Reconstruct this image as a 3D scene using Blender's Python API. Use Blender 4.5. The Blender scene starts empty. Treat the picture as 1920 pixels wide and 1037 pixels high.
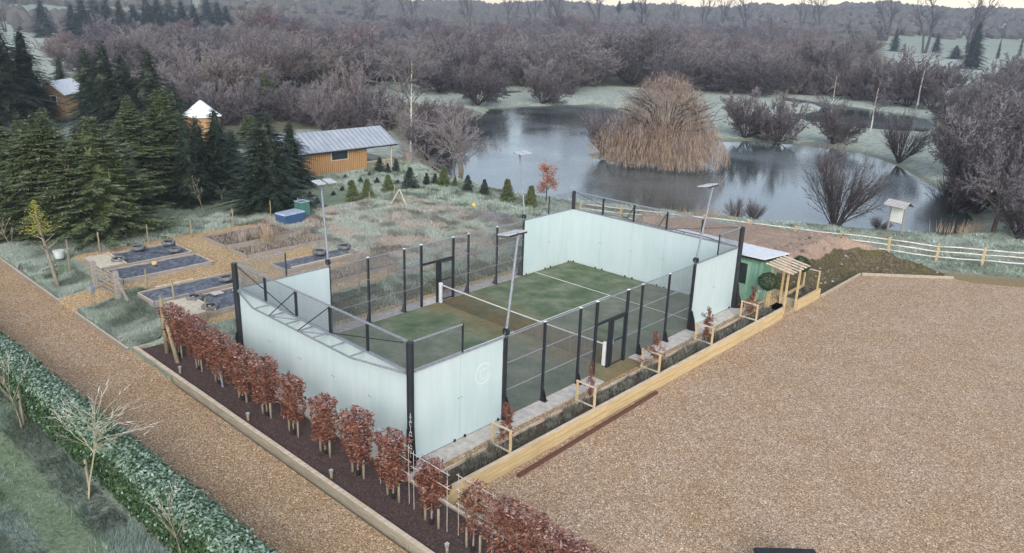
import bpy, math, random
import numpy as np
from mathutils import Vector, Matrix

# ------------------------------------------------------------------ camera, sky, sun, exposure
SC = bpy.context.scene
COL = SC.collection
CAM = np.array([26.2586, -13.4167, 13.0096])
YAW, PITCH, ROLL, FPX = math.radians(-42.591), math.radians(-18.345), math.radians(1.8455), 1464.8
def cam_axes():
    f = np.array([math.sin(YAW)*math.cos(PITCH), math.cos(YAW)*math.cos(PITCH), math.sin(PITCH)])
    r = np.array([math.cos(YAW), -math.sin(YAW), 0.0]); u = np.cross(r, f)
    return r*math.cos(ROLL)+u*math.sin(ROLL), -r*math.sin(ROLL)+u*math.cos(ROLL), f
CR, CU, CF = cam_axes()
cd = bpy.data.cameras.new('camera'); cam = bpy.data.objects.new('camera', cd); COL.objects.link(cam)
cam.matrix_world = Matrix(((CR[0], CU[0], -CF[0], CAM[0]), (CR[1], CU[1], -CF[1], CAM[1]), (CR[2], CU[2], -CF[2], CAM[2]), (0, 0, 0, 1)))
cd.sensor_width = 36.0; cd.lens = 36.0*FPX/1920.0; cd.clip_start = 0.3; cd.clip_end = 6000
SC.camera = cam

SUN_EL, SUN_AZ = math.radians(32.0), math.radians(135.0)       # azimuth measured from +Y towards +X
W = bpy.data.worlds.new("World"); SC.world = W; W.use_nodes = True
nt = W.node_tree; nt.nodes.clear()
sky = nt.nodes.new('ShaderNodeTexSky'); sky.sky_type = 'NISHITA'; sky.sun_disc = False
sky.sun_elevation = SUN_EL; sky.sun_rotation = SUN_AZ; sky.air_density = 1.0; sky.dust_density = 3.0; sky.ozone_density = 1.2
hs = nt.nodes.new('ShaderNodeHueSaturation'); hs.inputs['Saturation'].default_value = 0.62
bg = nt.nodes.new('ShaderNodeBackground'); bg.inputs[1].default_value = 0.15
wo = nt.nodes.new('ShaderNodeOutputWorld')
nt.links.new(sky.outputs[0], hs.inputs['Color']); tc = nt.nodes.new('ShaderNodeTexCoord'); vm = nt.nodes.new('ShaderNodeVectorMath'); vm.operation = 'DOT_PRODUCT'; vm.inputs[1].default_value = (math.sin(YAW+.35), math.cos(YAW+.35), 0)
sxyz = nt.nodes.new('ShaderNodeSeparateXYZ'); nt.links.new(tc.outputs['Generated'], vm.inputs[0]); nt.links.new(tc.outputs['Generated'], sxyz.inputs[0])
g1 = nt.nodes.new('ShaderNodeMapRange'); g1.interpolation_type = 'SMOOTHSTEP'; g1.inputs[1].default_value = .5; g1.inputs[2].default_value = 1.0; nt.links.new(vm.outputs['Value'], g1.inputs[0])
g2 = nt.nodes.new('ShaderNodeMapRange'); g2.interpolation_type = 'SMOOTHSTEP'; g2.inputs[1].default_value = .11; g2.inputs[2].default_value = .0; nt.links.new(sxyz.outputs[2], g2.inputs[0])
g3 = nt.nodes.new('ShaderNodeMath'); g3.operation = 'MULTIPLY'; nt.links.new(g1.outputs[0], g3.inputs[0]); nt.links.new(g2.outputs[0], g3.inputs[1])
gm = nt.nodes.new('ShaderNodeMix'); gm.data_type = 'RGBA'; gm.blend_type = 'ADD'; gm.inputs[7].default_value = (4.6, 3.4, 2.2, 1); nt.links.new(g3.outputs[0], gm.inputs[0]); nt.links.new(hs.outputs[0], gm.inputs[6])
nt.links.new(gm.outputs[2], bg.inputs[0]); nt.links.new(bg.outputs[0], wo.inputs[0])
sl = bpy.data.lights.new('sun', 'SUN'); sl.energy = 0.5; sl.angle = math.radians(40); sl.color = (1.0, 0.93, 0.86)
so = bpy.data.objects.new('sun', sl); COL.objects.link(so)
sd_ = Vector((math.sin(SUN_AZ)*math.cos(SUN_EL), math.cos(SUN_AZ)*math.cos(SUN_EL), math.sin(SUN_EL)))
so.rotation_euler = sd_.to_track_quat('Z', 'Y').to_euler()
SC.view_settings.view_transform = 'Standard'; SC.view_settings.look = 'None'
SC.view_settings.exposure = 1.0; SC.view_settings.gamma = 1.0
SC.render.engine = 'CYCLES'
SC.cycles.max_bounces = 6; SC.cycles.diffuse_bounces = 3; SC.cycles.glossy_bounces = 3
SC.cycles.transmission_bounces = 4; SC.cycles.transparent_max_bounces = 16; SC.cycles.volume_bounces = 0
SC.cycles.use_denoising = True; SC.cycles.denoiser = 'OPENIMAGEDENOISE'; SC.cycles.denoising_input_passes = 'RGB_ALBEDO_NORMAL'; SC.cycles.denoising_prefilter = 'NONE'

R = random.Random(7)
def ray(px, py):
    return CF + CR*(px-960)/FPX + CU*(518.5-py)/FPX
def un(px, py, z=0.0):
    d = ray(px, py); t = (z-CAM[2])/d[2]; return CAM + d*t
def pj(p):
    d = np.array(p, float)-CAM; w = d@CF
    return 960+FPX*(d@CR)/w, 518.5-FPX*(d@CU)/w, w

# ------------------------------------------------------------------ materials
MATS = {}
def _n(t, kind, **kw):
    n = t.nodes.new(kind)
    for k, v in kw.items(): setattr(n, k, v)
    return n
def _noise(t, vec, scale, detail=4, rough=0.6):
    n = _n(t, 'ShaderNodeTexNoise'); n.inputs['Scale'].default_value = scale; n.inputs['Detail'].default_value = detail
    n.inputs['Roughness'].default_value = rough; t.links.new(vec, n.inputs['Vector']); return n.outputs['Fac']
def _ramp(t, fac, stops):
    n = _n(t, 'ShaderNodeValToRGB'); t.links.new(fac, n.inputs[0]); e = n.color_ramp.elements
    while len(e) < len(stops): e.new(0.5)
    for i, (p, c) in enumerate(stops):
        e[i].position = p; e[i].color = (*c, 1) if len(c) == 3 else c
    return n.outputs[0]
def _g(v): return (v, v, v)
def _mix(t, fac, a, b, mode='MIX'):
    n = _n(t, 'ShaderNodeMix', data_type='RGBA', blend_type=mode)
    for s, i in ((fac, 0), (a, 6), (b, 7)):
        if hasattr(s, 'is_linked') or hasattr(s, 'links'): t.links.new(s, n.inputs[i])
        elif i == 0: n.inputs[0].default_value = s
        else: n.inputs[i].default_value = (*s, 1)
    return n.outputs[2]
def _new(name):
    m = bpy.data.materials.new(name); m.use_nodes = True; t = m.node_tree
    b = t.nodes['Principled BSDF']; MATS[name] = m; return m, t, b
def _bump(t, b, h, strength, dist=0.02):
    n = _n(t, 'ShaderNodeBump'); n.inputs['Strength'].default_value = strength; n.inputs['Distance'].default_value = dist
    t.links.new(h, n.inputs['Height']); t.links.new(n.outputs[0], b.inputs['Normal'])
def _map(t, sc, world=False):
    c = _n(t, 'ShaderNodeNewGeometry').outputs['Position'] if world else _n(t, 'ShaderNodeTexCoord').outputs['Object']
    m = _n(t, 'ShaderNodeMapping'); m.inputs['Scale'].default_value = sc; t.links.new(c, m.inputs['Vector']); return m.outputs[0]
def simple(name, c1, c2=None, scale=6, rough=0.8, sc=(1, 1, 1), bump=0.0, metal=0.0, world=False, lo=.35, hi=.65, detail=4, rnd=0.0, spec=0.3):
    m, t, b = _new(name); v = _map(t, sc, world)
    b.inputs['Roughness'].default_value = rough; b.inputs['Metallic'].default_value = metal
    b.inputs['Specular IOR Level'].default_value = spec
    f = _noise(t, v, scale, detail)
    col = _ramp(t, f, [(lo, c1), (hi, c2 or tuple(x*0.8 for x in c1))])
    if rnd:
        oi = _n(t, 'ShaderNodeObjectInfo'); h = _n(t, 'ShaderNodeHueSaturation')
        mr = _n(t, 'ShaderNodeMapRange'); mr.inputs[3].default_value = 1-rnd; mr.inputs[4].default_value = 1+rnd
        t.links.new(oi.outputs['Random'], mr.inputs[0]); t.links.new(mr.outputs[0], h.inputs['Value']); t.links.new(col, h.inputs['Color'])
        mh = _n(t, 'ShaderNodeMath', operation='MULTIPLY_ADD'); mh.inputs[1].default_value = 0.03*min(1, rnd*4); mh.inputs[2].default_value = 0.485
        t.links.new(oi.outputs['Random'], mh.inputs[0]); t.links.new(mh.outputs[0], h.inputs['Hue'])
        col = h.outputs[0]
    t.links.new(col, b.inputs['Base Color'])
    if bump: _bump(t, b, f, bump)
    return m
def leafy(name, cols, rough=0.6, trans=0.25, rnd=0.12):
    """leaf colours picked per loose piece of mesh"""
    m, t, b = _new(name); g = _n(t, 'ShaderNodeNewGeometry')
    n = len(cols); col = _ramp(t, g.outputs['Random Per Island'], [(i/max(1, n-1), c) for i, c in enumerate(cols)])
    oi = _n(t, 'ShaderNodeObjectInfo'); h = _n(t, 'ShaderNodeHueSaturation'); mr = _n(t, 'ShaderNodeMapRange')
    mr.inputs[3].default_value = 1-rnd; mr.inputs[4].default_value = 1+rnd
    t.links.new(oi.outputs['Random'], mr.inputs[0]); t.links.new(mr.outputs[0], h.inputs['Value']); t.links.new(col, h.inputs['Color'])
    t.links.new(h.outputs[0], b.inputs['Base Color']); b.inputs['Roughness'].default_value = rough; b.inputs['Specular IOR Level'].default_value = 0.25
    return m

def gravel_nodes(t, v, tint=(1, 1, 1)):
    vo = _n(t, 'ShaderNodeTexVoronoi'); vo.inputs['Scale'].default_value = 34; t.links.new(v, vo.inputs['Vector'])
    sx = _n(t, 'ShaderNodeSeparateColor'); t.links.new(vo.outputs['Color'], sx.inputs[0])
    st = _ramp(t, sx.outputs[0], [(0.0, (.105, .074, .048)), (.25, (.24, .170, .108)), (.5, (.335, .25, .165)), (.72, (.43, .34, .24)), (.86, (.27, .23, .19)), (1.0, (.78, .69, .58))])
    big = _ramp(t, _noise(t, v, 0.55, 5, .6), [(.33, (.95, .90, .82)), (.5, (1.0, .985, .96)), (.68, (1.04, 1.04, 1.06))])
    mid = _ramp(t, _noise(t, v, 6, 4, .7), [(.3, _g(.80)), (.7, _g(1.16))])
    c = _mix(t, 1.0, st, big, 'MULTIPLY'); c = _mix(t, 1.0, c, mid, 'MULTIPLY'); c = _mix(t, 1.0, c, tint, 'MULTIPLY')
    hgt = _n(t, 'ShaderNodeMath', operation='MULTIPLY'); t.links.new(vo.outputs['Distance'], hgt.inputs[0]); hgt.inputs[1].default_value = -1
    return c, hgt.outputs[0]
def gravel(name, tint):
    m, t, b = _new(name); v = _map(t, (1, 1, 1), True); c, h = gravel_nodes(t, v, tint)
    t.links.new(c, b.inputs['Base Color']); b.inputs['Roughness'].default_value = 0.85; b.inputs['Specular IOR Level'].default_value = 0.3; _bump(t, b, h, 0.6, 0.02)
gravel('gravel_drive', (1.06, .98, .86)); gravel('gravel_yard', (1.06, 1.01, .97))

def ground_mat():
    m, t, b = _new('ground'); v = _map(t, (1, 1, 1), True)
    at = _n(t, 'ShaderNodeAttribute', attribute_name='zone'); s = _n(t, 'ShaderNodeSeparateColor'); t.links.new(at.outputs['Color'], s.inputs[0])
    fine = _noise(t, v, 9, 6, .75); mid = _noise(t, v, 1.3, 6, .7); big = _noise(t, v, .12, 4, .6)
    frost = _ramp(t, fine, [(.30, (.12, .155, .115)), (.5, (.24, .295, .25)), (.72, (.44, .50, .47))])
    green = _ramp(t, fine, [(.3, (.05, .09, .035)), (.7, (.15, .21, .10))])
    k = _ramp(t, mid, [(.42, _g(0)), (.60, _g(1))])
    base = _mix(t, k, frost, _mix(t, 0.45, frost, green))
    kb = _ramp(t, big, [(.45, _g(0)), (.62, _g(.55))])
    base = _mix(t, kb, base, _mix(t, .6, base, (.20, .17, .13)))
    gr, _h = gravel_nodes(t, v, (1.22, 1.17, .96))
    dry = _ramp(t, _noise(t, v, 5, 6, .75), [(.3, (.20, .19, .165)), (.5, (.40, .385, .345)), (.72, (.56, .55, .52))])
    soil = _ramp(t, fine, [(.3, (.04, .032, .022)), (.6, (.13, .105, .06)), (.75, (.12, .15, .07))])  # bare soil colour, reused for the painted shade under the wood belts
    edge = lambda o: _ramp(t, _noisy(t, o, mid), [(.42, _g(0)), (.58, _g(1))])
    c = _mix(t, edge(s.outputs[1]), base, dry)
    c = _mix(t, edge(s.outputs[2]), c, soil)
    c = _mix(t, edge(s.outputs[0]), c, gr)
    al = _n(t, 'ShaderNodeAttribute', attribute_name='lush'); sg = _n(t, 'ShaderNodeSeparateColor'); t.links.new(al.outputs['Color'], sg.inputs[0])
    c = _mix(t, sg.outputs[0], c, _mix(t, .3, green, frost))
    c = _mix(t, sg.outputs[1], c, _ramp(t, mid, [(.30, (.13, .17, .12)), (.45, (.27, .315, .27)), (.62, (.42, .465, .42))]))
    c = _mix(t, sg.outputs[2], c, _ramp(t, fine, [(.32, (.15, .105, .045)), (.7, (.30, .225, .12))]))
    t.links.new(c, b.inputs['Base Color']); b.inputs['Roughness'].default_value = 0.9; b.inputs['Specular IOR Level'].default_value = 0.15
    _bump(t, b, fine, 1.0, 0.06)
def _noisy(t, o, noise):
    a = _n(t, 'ShaderNodeMath', operation='MULTIPLY_ADD'); t.links.new(noise, a.inputs[0]); a.inputs[1].default_value = .5; a.inputs[2].default_value = -.25
    b_ = _n(t, 'ShaderNodeMath', operation='ADD'); t.links.new(a.outputs[0], b_.inputs[0]); t.links.new(o, b_.inputs[1]); return b_.outputs[0]
ground_mat()

simple('timber_new', (.53, .415, .235), (.37, .275, .145), 2.2, .75, (2, .5, 5), .15, lo=.3, hi=.7, detail=8)
simple('timber_frost', (.56, .50, .42), (.42, .34, .24), 7, .8, (1, .3, 1), .1)
simple('timber_edge', (.36, .33, .26), (.23, .205, .155), 6, .8, (.4, 1, 5), .15)
simple('timber_grey', (.31, .29, .27), (.18, .165, .15), 6, .85, (1, .4, 6), .2)
simple('timber_pale', (.52, .48, .40), (.40, .36, .27), 4, .8, (1, 1, 1), .1)
simple('stake', (.25, .225, .17), (.165, .145, .11), 9, .85, (1, 1, .3), .1)
simple('post_green', (.27, .24, .16), (.18, .15, .10), 9, .85, (1, 1, .3), .1)
simple('cane', (.5, .46, .44), (.36, .32, .29), 9, .8)
simple('steel_dark', (.014, .018, .024), (.022, .027, .034), 3, .5, metal=0.0, spec=.3)
simple('steel_frost', (.26, .29, .33), (.14, .16, .19), 14, .6, lo=.3, hi=.7)
simple('rust', (.13, .06, .04), (.08, .04, .03), 12, .9)
simple('concrete', (.50, .48, .45), (.34, .33, .31), 4, .85, bump=.1)
simple('concrete_rim', (.42, .36, .25), (.33, .27, .19), 5, .85, bump=.1)
simple('white_pad', (.62, .66, .68), (.52, .56, .60), 5, .5)
simple('white_line', (.72, .74, .72), (.52, .56, .53), 14, .8)
simple('wire', (.16, .175, .185), (.12, .13, .14), 5, .6)
simple('net', (.03, .035, .035), (.02, .02, .02), 5, .8)
simple('mulch', (.095, .064, .060), (.036, .025, .025), 28, .95, bump=.8, world=True, detail=6)
simple('soil_bed', (.085, .065, .05), (.035, .028, .022), 20, .95, bump=.7, world=True)
simple('plastic_sheet', (.045, .054, .072), (.26, .295, .35), 7, .5, (1.8, .8, 1), .8, lo=.46, hi=.74, detail=8, spec=.35)
simple('tyre', (.20, .215, .23), (.085, .09, .095), 7, .8, lo=.3, hi=.6)
simple('bark', (.070, .060, .055), (.034, .029, .027), 12, .95, (1, 1, .3))
simple('bark_grey', (.26, .23, .19), (.14, .12, .10), 14, .95, (1, 1, .3))
simple('bark_birch', (.50, .46, .43), (.24, .20, .18), 6, .8, (1, 1, 2.5), lo=.5, hi=.68)
simple('twig_purple', (.098, .085, .100), (.060, .052, .062), 2, .95, rnd=.38)
simple('twig_frost', (.265, .25, .28), (.185, .175, .195), 2, .95, rnd=.16)
simple('twig_grey', (.135, .12, .13), (.085, .075, .08), 2, .95, rnd=.3)
simple('twig_dark', (.075, .064, .070), (.05, .043, .05), 2, .95, rnd=.3)
simple('twig_brown', (.185, .15, .13), (.12, .098, .088), 2, .95, rnd=.2)
simple('twig_red', (.20, .125, .105), (.14, .09, .08), 2, .95, rnd=.15)
simple('twig_pink', (.44, .35, .31), (.33, .26, .235), 2, .9)
simple('twig_willow', (.38, .28, .165), (.27, .205, .13), 2, .9, rnd=.1)
simple('twig_white', (.52, .52, .49), (.36, .36, .32), 5, .9)
simple('twig_yellow', (.34, .33, .21), (.25, .245, .17), 5, .9)
leafy('needle_dark', [(.010, .021, .015), (.020, .037, .024), (.033, .055, .035), (.052, .074, .054)])
leafy('needle_light', [(.024, .046, .018), (.055, .088, .032), (.092, .132, .050), (.135, .170, .080), (.19, .205, .125)])
leafy('needle_young', [(.04, .07, .02), (.10, .14, .035), (.17, .20, .06), (.21, .24, .13)])
leafy('needle_frosty', [(.035, .05, .04), (.08, .105, .09), (.15, .18, .17)])
leafy('shoot', [(.20, .15, .07), (.30, .24, .11)])
leafy('beech_leaf', [(.040, .014, .012), (.090, .030, .020), (.155, .058, .034), (.25, .11, .062), (.095, .030, .030), (.34, .21, .17)], rnd=.06)
leafy('beech_frost', [(.12, .045, .040), (.22, .12, .11), (.38, .28, .275)], rnd=.06)
leafy('oak_leaf', [(.16, .045, .03), (.30, .10, .055), (.40, .18, .09)], rnd=0)
leafy('laurel_leaf', [(.014, .034, .013), (.026, .058, .021), (.05, .095, .034), (.024, .048, .024)], .4, rnd=0)
leafy('laurel_frost', [(.055, .11, .06), (.13, .21, .155), (.27, .36, .31), (.09, .16, .10)], .6, rnd=0)
leafy('bay_leaf', [(.012, .027, .013), (.03, .055, .024), (.055, .085, .04)], .45, rnd=.1)
leafy('yellow_leaf', [(.15, .17, .03), (.26, .27, .05), (.36, .35, .11)], rnd=0)
leafy('lavender', [(.06, .07, .05), (.12, .125, .105), (.25, .245, .245), (.07, .095, .05), (.17, .135, .115)], .8)
leafy('grass_frost', [(.14, .19, .145), (.27, .335, .285), (.43, .49, .45), (.10, .14, .09)], .85, rnd=0)
leafy('grass_lawn', [(.055, .095, .07), (.12, .175, .145), (.28, .36, .34), (.045, .075, .05)], .85, rnd=0)
leafy('grass_green', [(.06, .105, .04), (.11, .165, .065), (.19, .25, .15)], .85, rnd=0)
leafy('grass_dry', [(.27, .23, .19), (.42, .375, .325), (.19, .16, .13), (.50, .47, .43)], .9, rnd=0)
leafy('reed', [(.30, .22, .15), (.38, .31, .23), (.22, .15, .11)], .9)
leafy('mulch_bits', [(.03, .019, .017), (.07, .043, .037), (.12, .075, .062), (.17, .125, .11)], .9, rnd=0)
simple('cladding', (.46, .29, .14), (.31, .185, .085), 3, .7, (6, 6, .3), .1, lo=.3, hi=.7)
simple('cladding_gap', (.16, .09, .04), (.11, .06, .03), 3, .8)
simple('roof_metal', (.33, .37, .43), (.25, .29, .34), .8, .6)
simple('seam', (.20, .23, .27), (.16, .19, .22), 2, .6)
simple('roof_felt', (.36, .36, .37), (.27, .27, .28), 3, .8)
simple('roof_frost', (.62, .66, .70), (.5, .54, .58), 4, .8)
simple('shed_green', (.17, .33, .255), (.13, .27, .205), 3, .7, (4, 4, .4))
simple('shed_trim', (.23, .41, .32), (.18, .34, .265), 4, .7)
simple('black_trim', (.012, .013, .015), (.02, .02, .022), 4, .5)
simple('window_dark', (.02, .028, .032), (.03, .04, .045), 3, .12, spec=.6)
simple('blue_plastic', (.045, .10, .20), (.035, .08, .16), 5, .5)
simple('blue_frost', (.33, .41, .50), (.20, .27, .37), 7, .7)
simple('bin_green', (.06, .16, .13), (.05, .12, .10), 4, .6)
simple('bucket', (.55, .60, .60), (.45, .5, .5), 4, .5)
simple('lamp_frost', (.44, .47, .50), (.32, .35, .38), 8, .6)
simple('timber_rail', (.60, .58, .55), (.42, .38, .33), 5, .8)
simple('canvas', (.74, .77, .82), (.66, .69, .74), 4, .8)
simple('brick', (.34, .31, .28), (.22, .19, .17), 14, .9)
simple('sign_white', (.66, .70, .66), (.55, .6, .56), 3, .6)
simple('yellow', (.7, .5, .08), (.6, .42, .06), 4, .6)
simple('far_wall', (.45, .42, .38), (.38, .35, .32), 4, .9)
simple('far_roof', (.22, .14, .11), (.18, .11, .09), 4, .9)
simple('far_wood', (.075, .078, .074), (.12, .11, .10), .05, .95, world=True, rnd=.2)
simple('hills', (.085, .10, .085), (.20, .22, .19), .012, .95, world=True, lo=.42, hi=.6, detail=6)
leafy('clod', [(.05, .04, .03), (.12, .10, .075), (.20, .175, .14), (.30, .28, .25)], .95)
simple('spoil_top', (.36, .25, .19), (.24, .165, .125), 2.0, .95, world=True, bump=.6, detail=8)

def turf_mat():
    m, t, b = _new('turf'); v = _map(t, (1, 1, 1), True)
    f = _noise(t, v, 45, 4, .8); mid = _noise(t, v, .9, 5, .65)
    c = _ramp(t, mid, [(.33, (.062, .100, .056)), (.5, (.108, .145, .088)), (.66, (.18, .20, .15))])
    # worn, silted band around the net and along the long sides
    sp = _n(t, 'ShaderNodeSeparateXYZ'); t.links.new(v, sp.inputs[0])
    def mth(op, a, bb):
        n = _n(t, 'ShaderNodeMath', operation=op)
        for i, q in enumerate((a, bb)):
            if isinstance(q, (int, float)): n.inputs[i].default_value = q
            else: t.links.new(q, n.inputs[i])
        return n.outputs[0]
    dn = mth('ABSOLUTE', mth('SUBTRACT', sp.outputs[1], 10.5), 0)
    de = mth('MINIMUM', sp.outputs[0], mth('SUBTRACT', 10.0, sp.outputs[0]))
    n2 = _noise(t, v, .7, 5, .7)
    wn = mth('SUBTRACT', 1.15, mth('MULTIPLY', dn, .30)); we = mth('SUBTRACT', .62, mth('MULTIPLY', de, .55))
    ww = mth('MULTIPLY', mth('MAXIMUM', wn, we), n2)
    k = _ramp(t, ww, [(.22, _g(0)), (.62, _g(.8))])
    brown = _ramp(t, _noise(t, v, 5, 4, .7), [(.35, (.165, .125, .060)), (.65, (.265, .175, .080))])
    c = _mix(t, k, c, brown); c = _mix(t, 1.0, c, _ramp(t, f, [(.3, _g(.78)), (.7, _g(1.22))]), 'MULTIPLY')
    t.links.new(c, b.inputs['Base Color']); b.inputs['Roughness'].default_value = .85; b.inputs['Specular IOR Level'].default_value = .2; _bump(t, b, f, .4, .01)
turf_mat()
def glass_mat():
    """toughened glass covered by a film of frost and condensation"""
    m, t, b = _new('frosted_glass'); v = _map(t, (1, 1, 1), True)
    vs = _map(t, (1, 1, .12), True)
    f = _noise(t, vs, 3.2, 6, .65); g = _noise(t, v, .45, 3, .5)
    c = _ramp(t, f, [(.25, (.475, .595, .615)), (.75, (.565, .665, .69))])
    c = _mix(t, 1.0, c, _ramp(t, g, [(.3, (.93, .98, .97)), (.7, (1.05, 1.02, 1.03))]), 'MULTIPLY')
    t.links.new(c, b.inputs['Base Color']); b.inputs['Roughness'].default_value = .35; b.inputs['Specular IOR Level'].default_value = .35
    tr = _n(t, 'ShaderNodeBsdfTranslucent'); t.links.new(c, tr.inputs[0])
    tp = _n(t, 'ShaderNodeBsdfTransparent'); tp.inputs[0].default_value = (.72, .88, .84, 1)
    mx = _n(t, 'ShaderNodeMixShader'); mx.inputs[0].default_value = .14; t.links.new(b.outputs[0], mx.inputs[1]); t.links.new(tr.outputs[0], mx.inputs[2])
    m2 = _n(t, 'ShaderNodeMixShader'); m2.inputs[0].default_value = .02; t.links.new(mx.outputs[0], m2.inputs[1]); t.links.new(tp.outputs[0], m2.inputs[2])
    t.links.new(m2.outputs[0], t.nodes['Material Output'].inputs['Surface'])
glass_mat()
simple('etched', (.56, .66, .68), (.54, .645, .665), 4, .45)
def water_mat():
    m, t, b = _new('water'); v = _map(t, (1, 1, 1), True)
    f = _noise(t, _map(t, (1, 1.0, 1), True), 1.1, 5, .6); ice = _noise(t, v, .055, 5, .55)
    k = _ramp(t, ice, [(.36, _g(0)), (.68, _g(1))])
    c = _mix(t, k, (.014, .027, .022), (.13, .155, .165)); t.links.new(c, b.inputs['Base Color'])
    rr = _ramp(t, ice, [(.44, _g(.10)), (.62, _g(.26))]); t.links.new(rr, b.inputs['Roughness'])
    b.inputs['IOR'].default_value = 1.33; b.inputs['Specular IOR Level'].default_value = 1.0; _bump(t, b, f, .035, .04)
water_mat()
def spoil_mat():
    m, t, b = _new('spoil'); v = _map(t, (1, 1, 1), True); at = _n(t, 'ShaderNodeAttribute', attribute_name='zone')
    s = _n(t, 'ShaderNodeSeparateColor'); t.links.new(at.outputs['Color'], s.inputs[0])
    f = _noise(t, v, 6, 8, .78); g = _noise(t, v, .8, 5, .6)
    dark = _ramp(t, f, [(.32, (.03, .025, .018)), (.52, (.095, .08, .052)), (.70, (.22, .21, .17))])
    dark = _mix(t, _ramp(t, g, [(.46, _g(0)), (.62, _g(.6))]), dark, _ramp(t, f, [(.3, (.045, .05, .02)), (.7, (.15, .15, .06))]))
    top = _ramp(t, f, [(.3, (.20, .145, .11)), (.55, (.34, .26, .205)), (.75, (.45, .37, .32))])
    k = _ramp(t, _noisy(t, s.outputs[0], g), [(.4, _g(0)), (.6, _g(1))])
    t.links.new(_mix(t, k, dark, top), b.inputs['Base Color']); b.inputs['Roughness'].default_value = .95; b.inputs['Specular IOR Level'].default_value = .1; _bump(t, b, f, 1.0, .12)
spoil_mat()

# ------------------------------------------------------------------ mesh helpers
class MB:
    def __init__(s): s.v = []; s.f = []; s.m = []; s.cur = 0
    def add(s, vs, fs):
        o = len(s.v); s.v.extend(vs); s.f.extend([tuple(i+o for i in f) for f in fs]); s.m.extend([s.cur]*len(fs))
    def box(s, x0, x1, y0, y1, z0, z1, taper=0):
        t = taper
        s.add([(x0, y0, z0), (x1, y0, z0), (x1, y1, z0), (x0, y1, z0), (x0+t, y0+t, z1), (x1-t, y0+t, z1), (x1-t, y1-t, z1), (x0+t, y1-t, z1)],
              [(0, 3, 2, 1), (4, 5, 6, 7), (0, 1, 5, 4), (1, 2, 6, 5), (2, 3, 7, 6), (3, 0, 4, 7)])
    def bar(s, a, b, w, h, up=(0, 0, 1)):
        a = Vector(a); b = Vector(b); d = (b-a).normalized(); up = Vector(up)
        if abs(d.dot(up)) > .98: up = Vector((1, 0, 0))
        x = d.cross(up).normalized()*w/2; y = x.cross(d).normalized()*h/2
        vs = [a-x-y, a+x-y, a+x+y, a-x+y, b-x-y, b+x-y, b+x+y, b-x+y]
        s.add([tuple(q) for q in vs], [(0, 3, 2, 1), (4, 5, 6, 7), (0, 1, 5, 4), (1, 2, 6, 5), (2, 3, 7, 6), (3, 0, 4, 7)])
    def tube(s, pts, rs, n=6, cap=True):
        pts = [Vector(p) for p in pts]; ring = []
        vs = []; fs = []
        for i, p in enumerate(pts):
            d = (pts[min(i+1, len(pts)-1)]-pts[max(i-1, 0)]).normalized()
            a = d.orthogonal().normalized() if i == 0 else (ring-d*ring.dot(d)).normalized()
            ring = a; b = d.cross(a)
            for k in range(n):
                t = 2*math.pi*k/n; vs.append(tuple(p+(a*math.cos(t)+b*math.sin(t))*rs[i]))
        for i in range(len(pts)-1):
            for k in range(n): fs.append((i*n+k, i*n+(k+1) % n, (i+1)*n+(k+1) % n, (i+1)*n+k))
        if cap: fs.append(tuple(range(n))[::-1]); fs.append(tuple((len(pts)-1)*n+k for k in range(n)))
        s.add(vs, fs)
    def prism(s, poly, z0, z1):
        n = len(poly); s.add([(x, y, z0) for x, y in poly]+[(x, y, z1) for x, y in poly],
            [tuple(range(n))[::-1], tuple(range(n, 2*n))]+[(i, (i+1) % n, (i+1) % n+n, i+n) for i in range(n)])
    def plate(s, pts, th):
        """polygon in space given thickness along its normal"""
        P = [Vector(p) for p in pts]; n = (P[1]-P[0]).cross(P[2]-P[0]).normalized()*th/2; k = len(P)
        s.add([tuple(p-n) for p in P]+[tuple(p+n) for p in P], [tuple(range(k))[::-1], tuple(range(k, 2*k))]+[(i, (i+1) % k, (i+1) % k+k, i+k) for i in range(k)])
    def mesh(s, name, mats, smooth=False):
        me = bpy.data.meshes.new(name); me.from_pydata(s.v, [], s.f)
        for m in (mats if isinstance(mats, (list, tuple)) else [mats]): me.materials.append(MATS[m])
        if any(s.m): me.polygons.foreach_set('material_index', s.m)
        if smooth: me.polygons.foreach_set('use_smooth', [True]*len(s.f))
        me.update(); return me
    def obj(s, name, mats, parent=None, smooth=False, bevel=0):
        o = bpy.data.objects.new(name, s.mesh(name, mats, smooth)); COL.objects.link(o)
        if parent is not None: o.parent = parent
        if bevel:
            b = o.modifiers.new('bevel', 'BEVEL'); b.width = bevel; b.segments = 2; b.limit_method = 'ANGLE'
        return o
def tag(o, label=None, cat=None, group=None, kind=None):
    if label: o['label'] = label
    if cat: o['category'] = cat
    if group: o['group'] = group
    if kind: o['kind'] = kind
    return o
def empty(name, loc=(0, 0, 0), rz=0, label=None, cat=None, group=None):
    o = bpy.data.objects.new(name, None); COL.objects.link(o); o.location = loc; o.rotation_euler = (0, 0, rz); o.empty_display_size = .2
    return tag(o, label, cat, group)
def kids(o): return [c for c in COL.objects if c.parent == o]
def proto_copy(meshes, name, loc, rz=0, scale=1, label=None, cat=None, group=None, parent_mesh=None):
    """one thing made of shared part meshes: [(part_name, mesh), ...]"""
    r = empty(name, loc, rz, label, cat, group)
    r.scale = scale if isinstance(scale, tuple) else (scale,)*3
    for pn, me in meshes:
        c = bpy.data.objects.new(pn, me); COL.objects.link(c); c.parent = r
    return r

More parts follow.
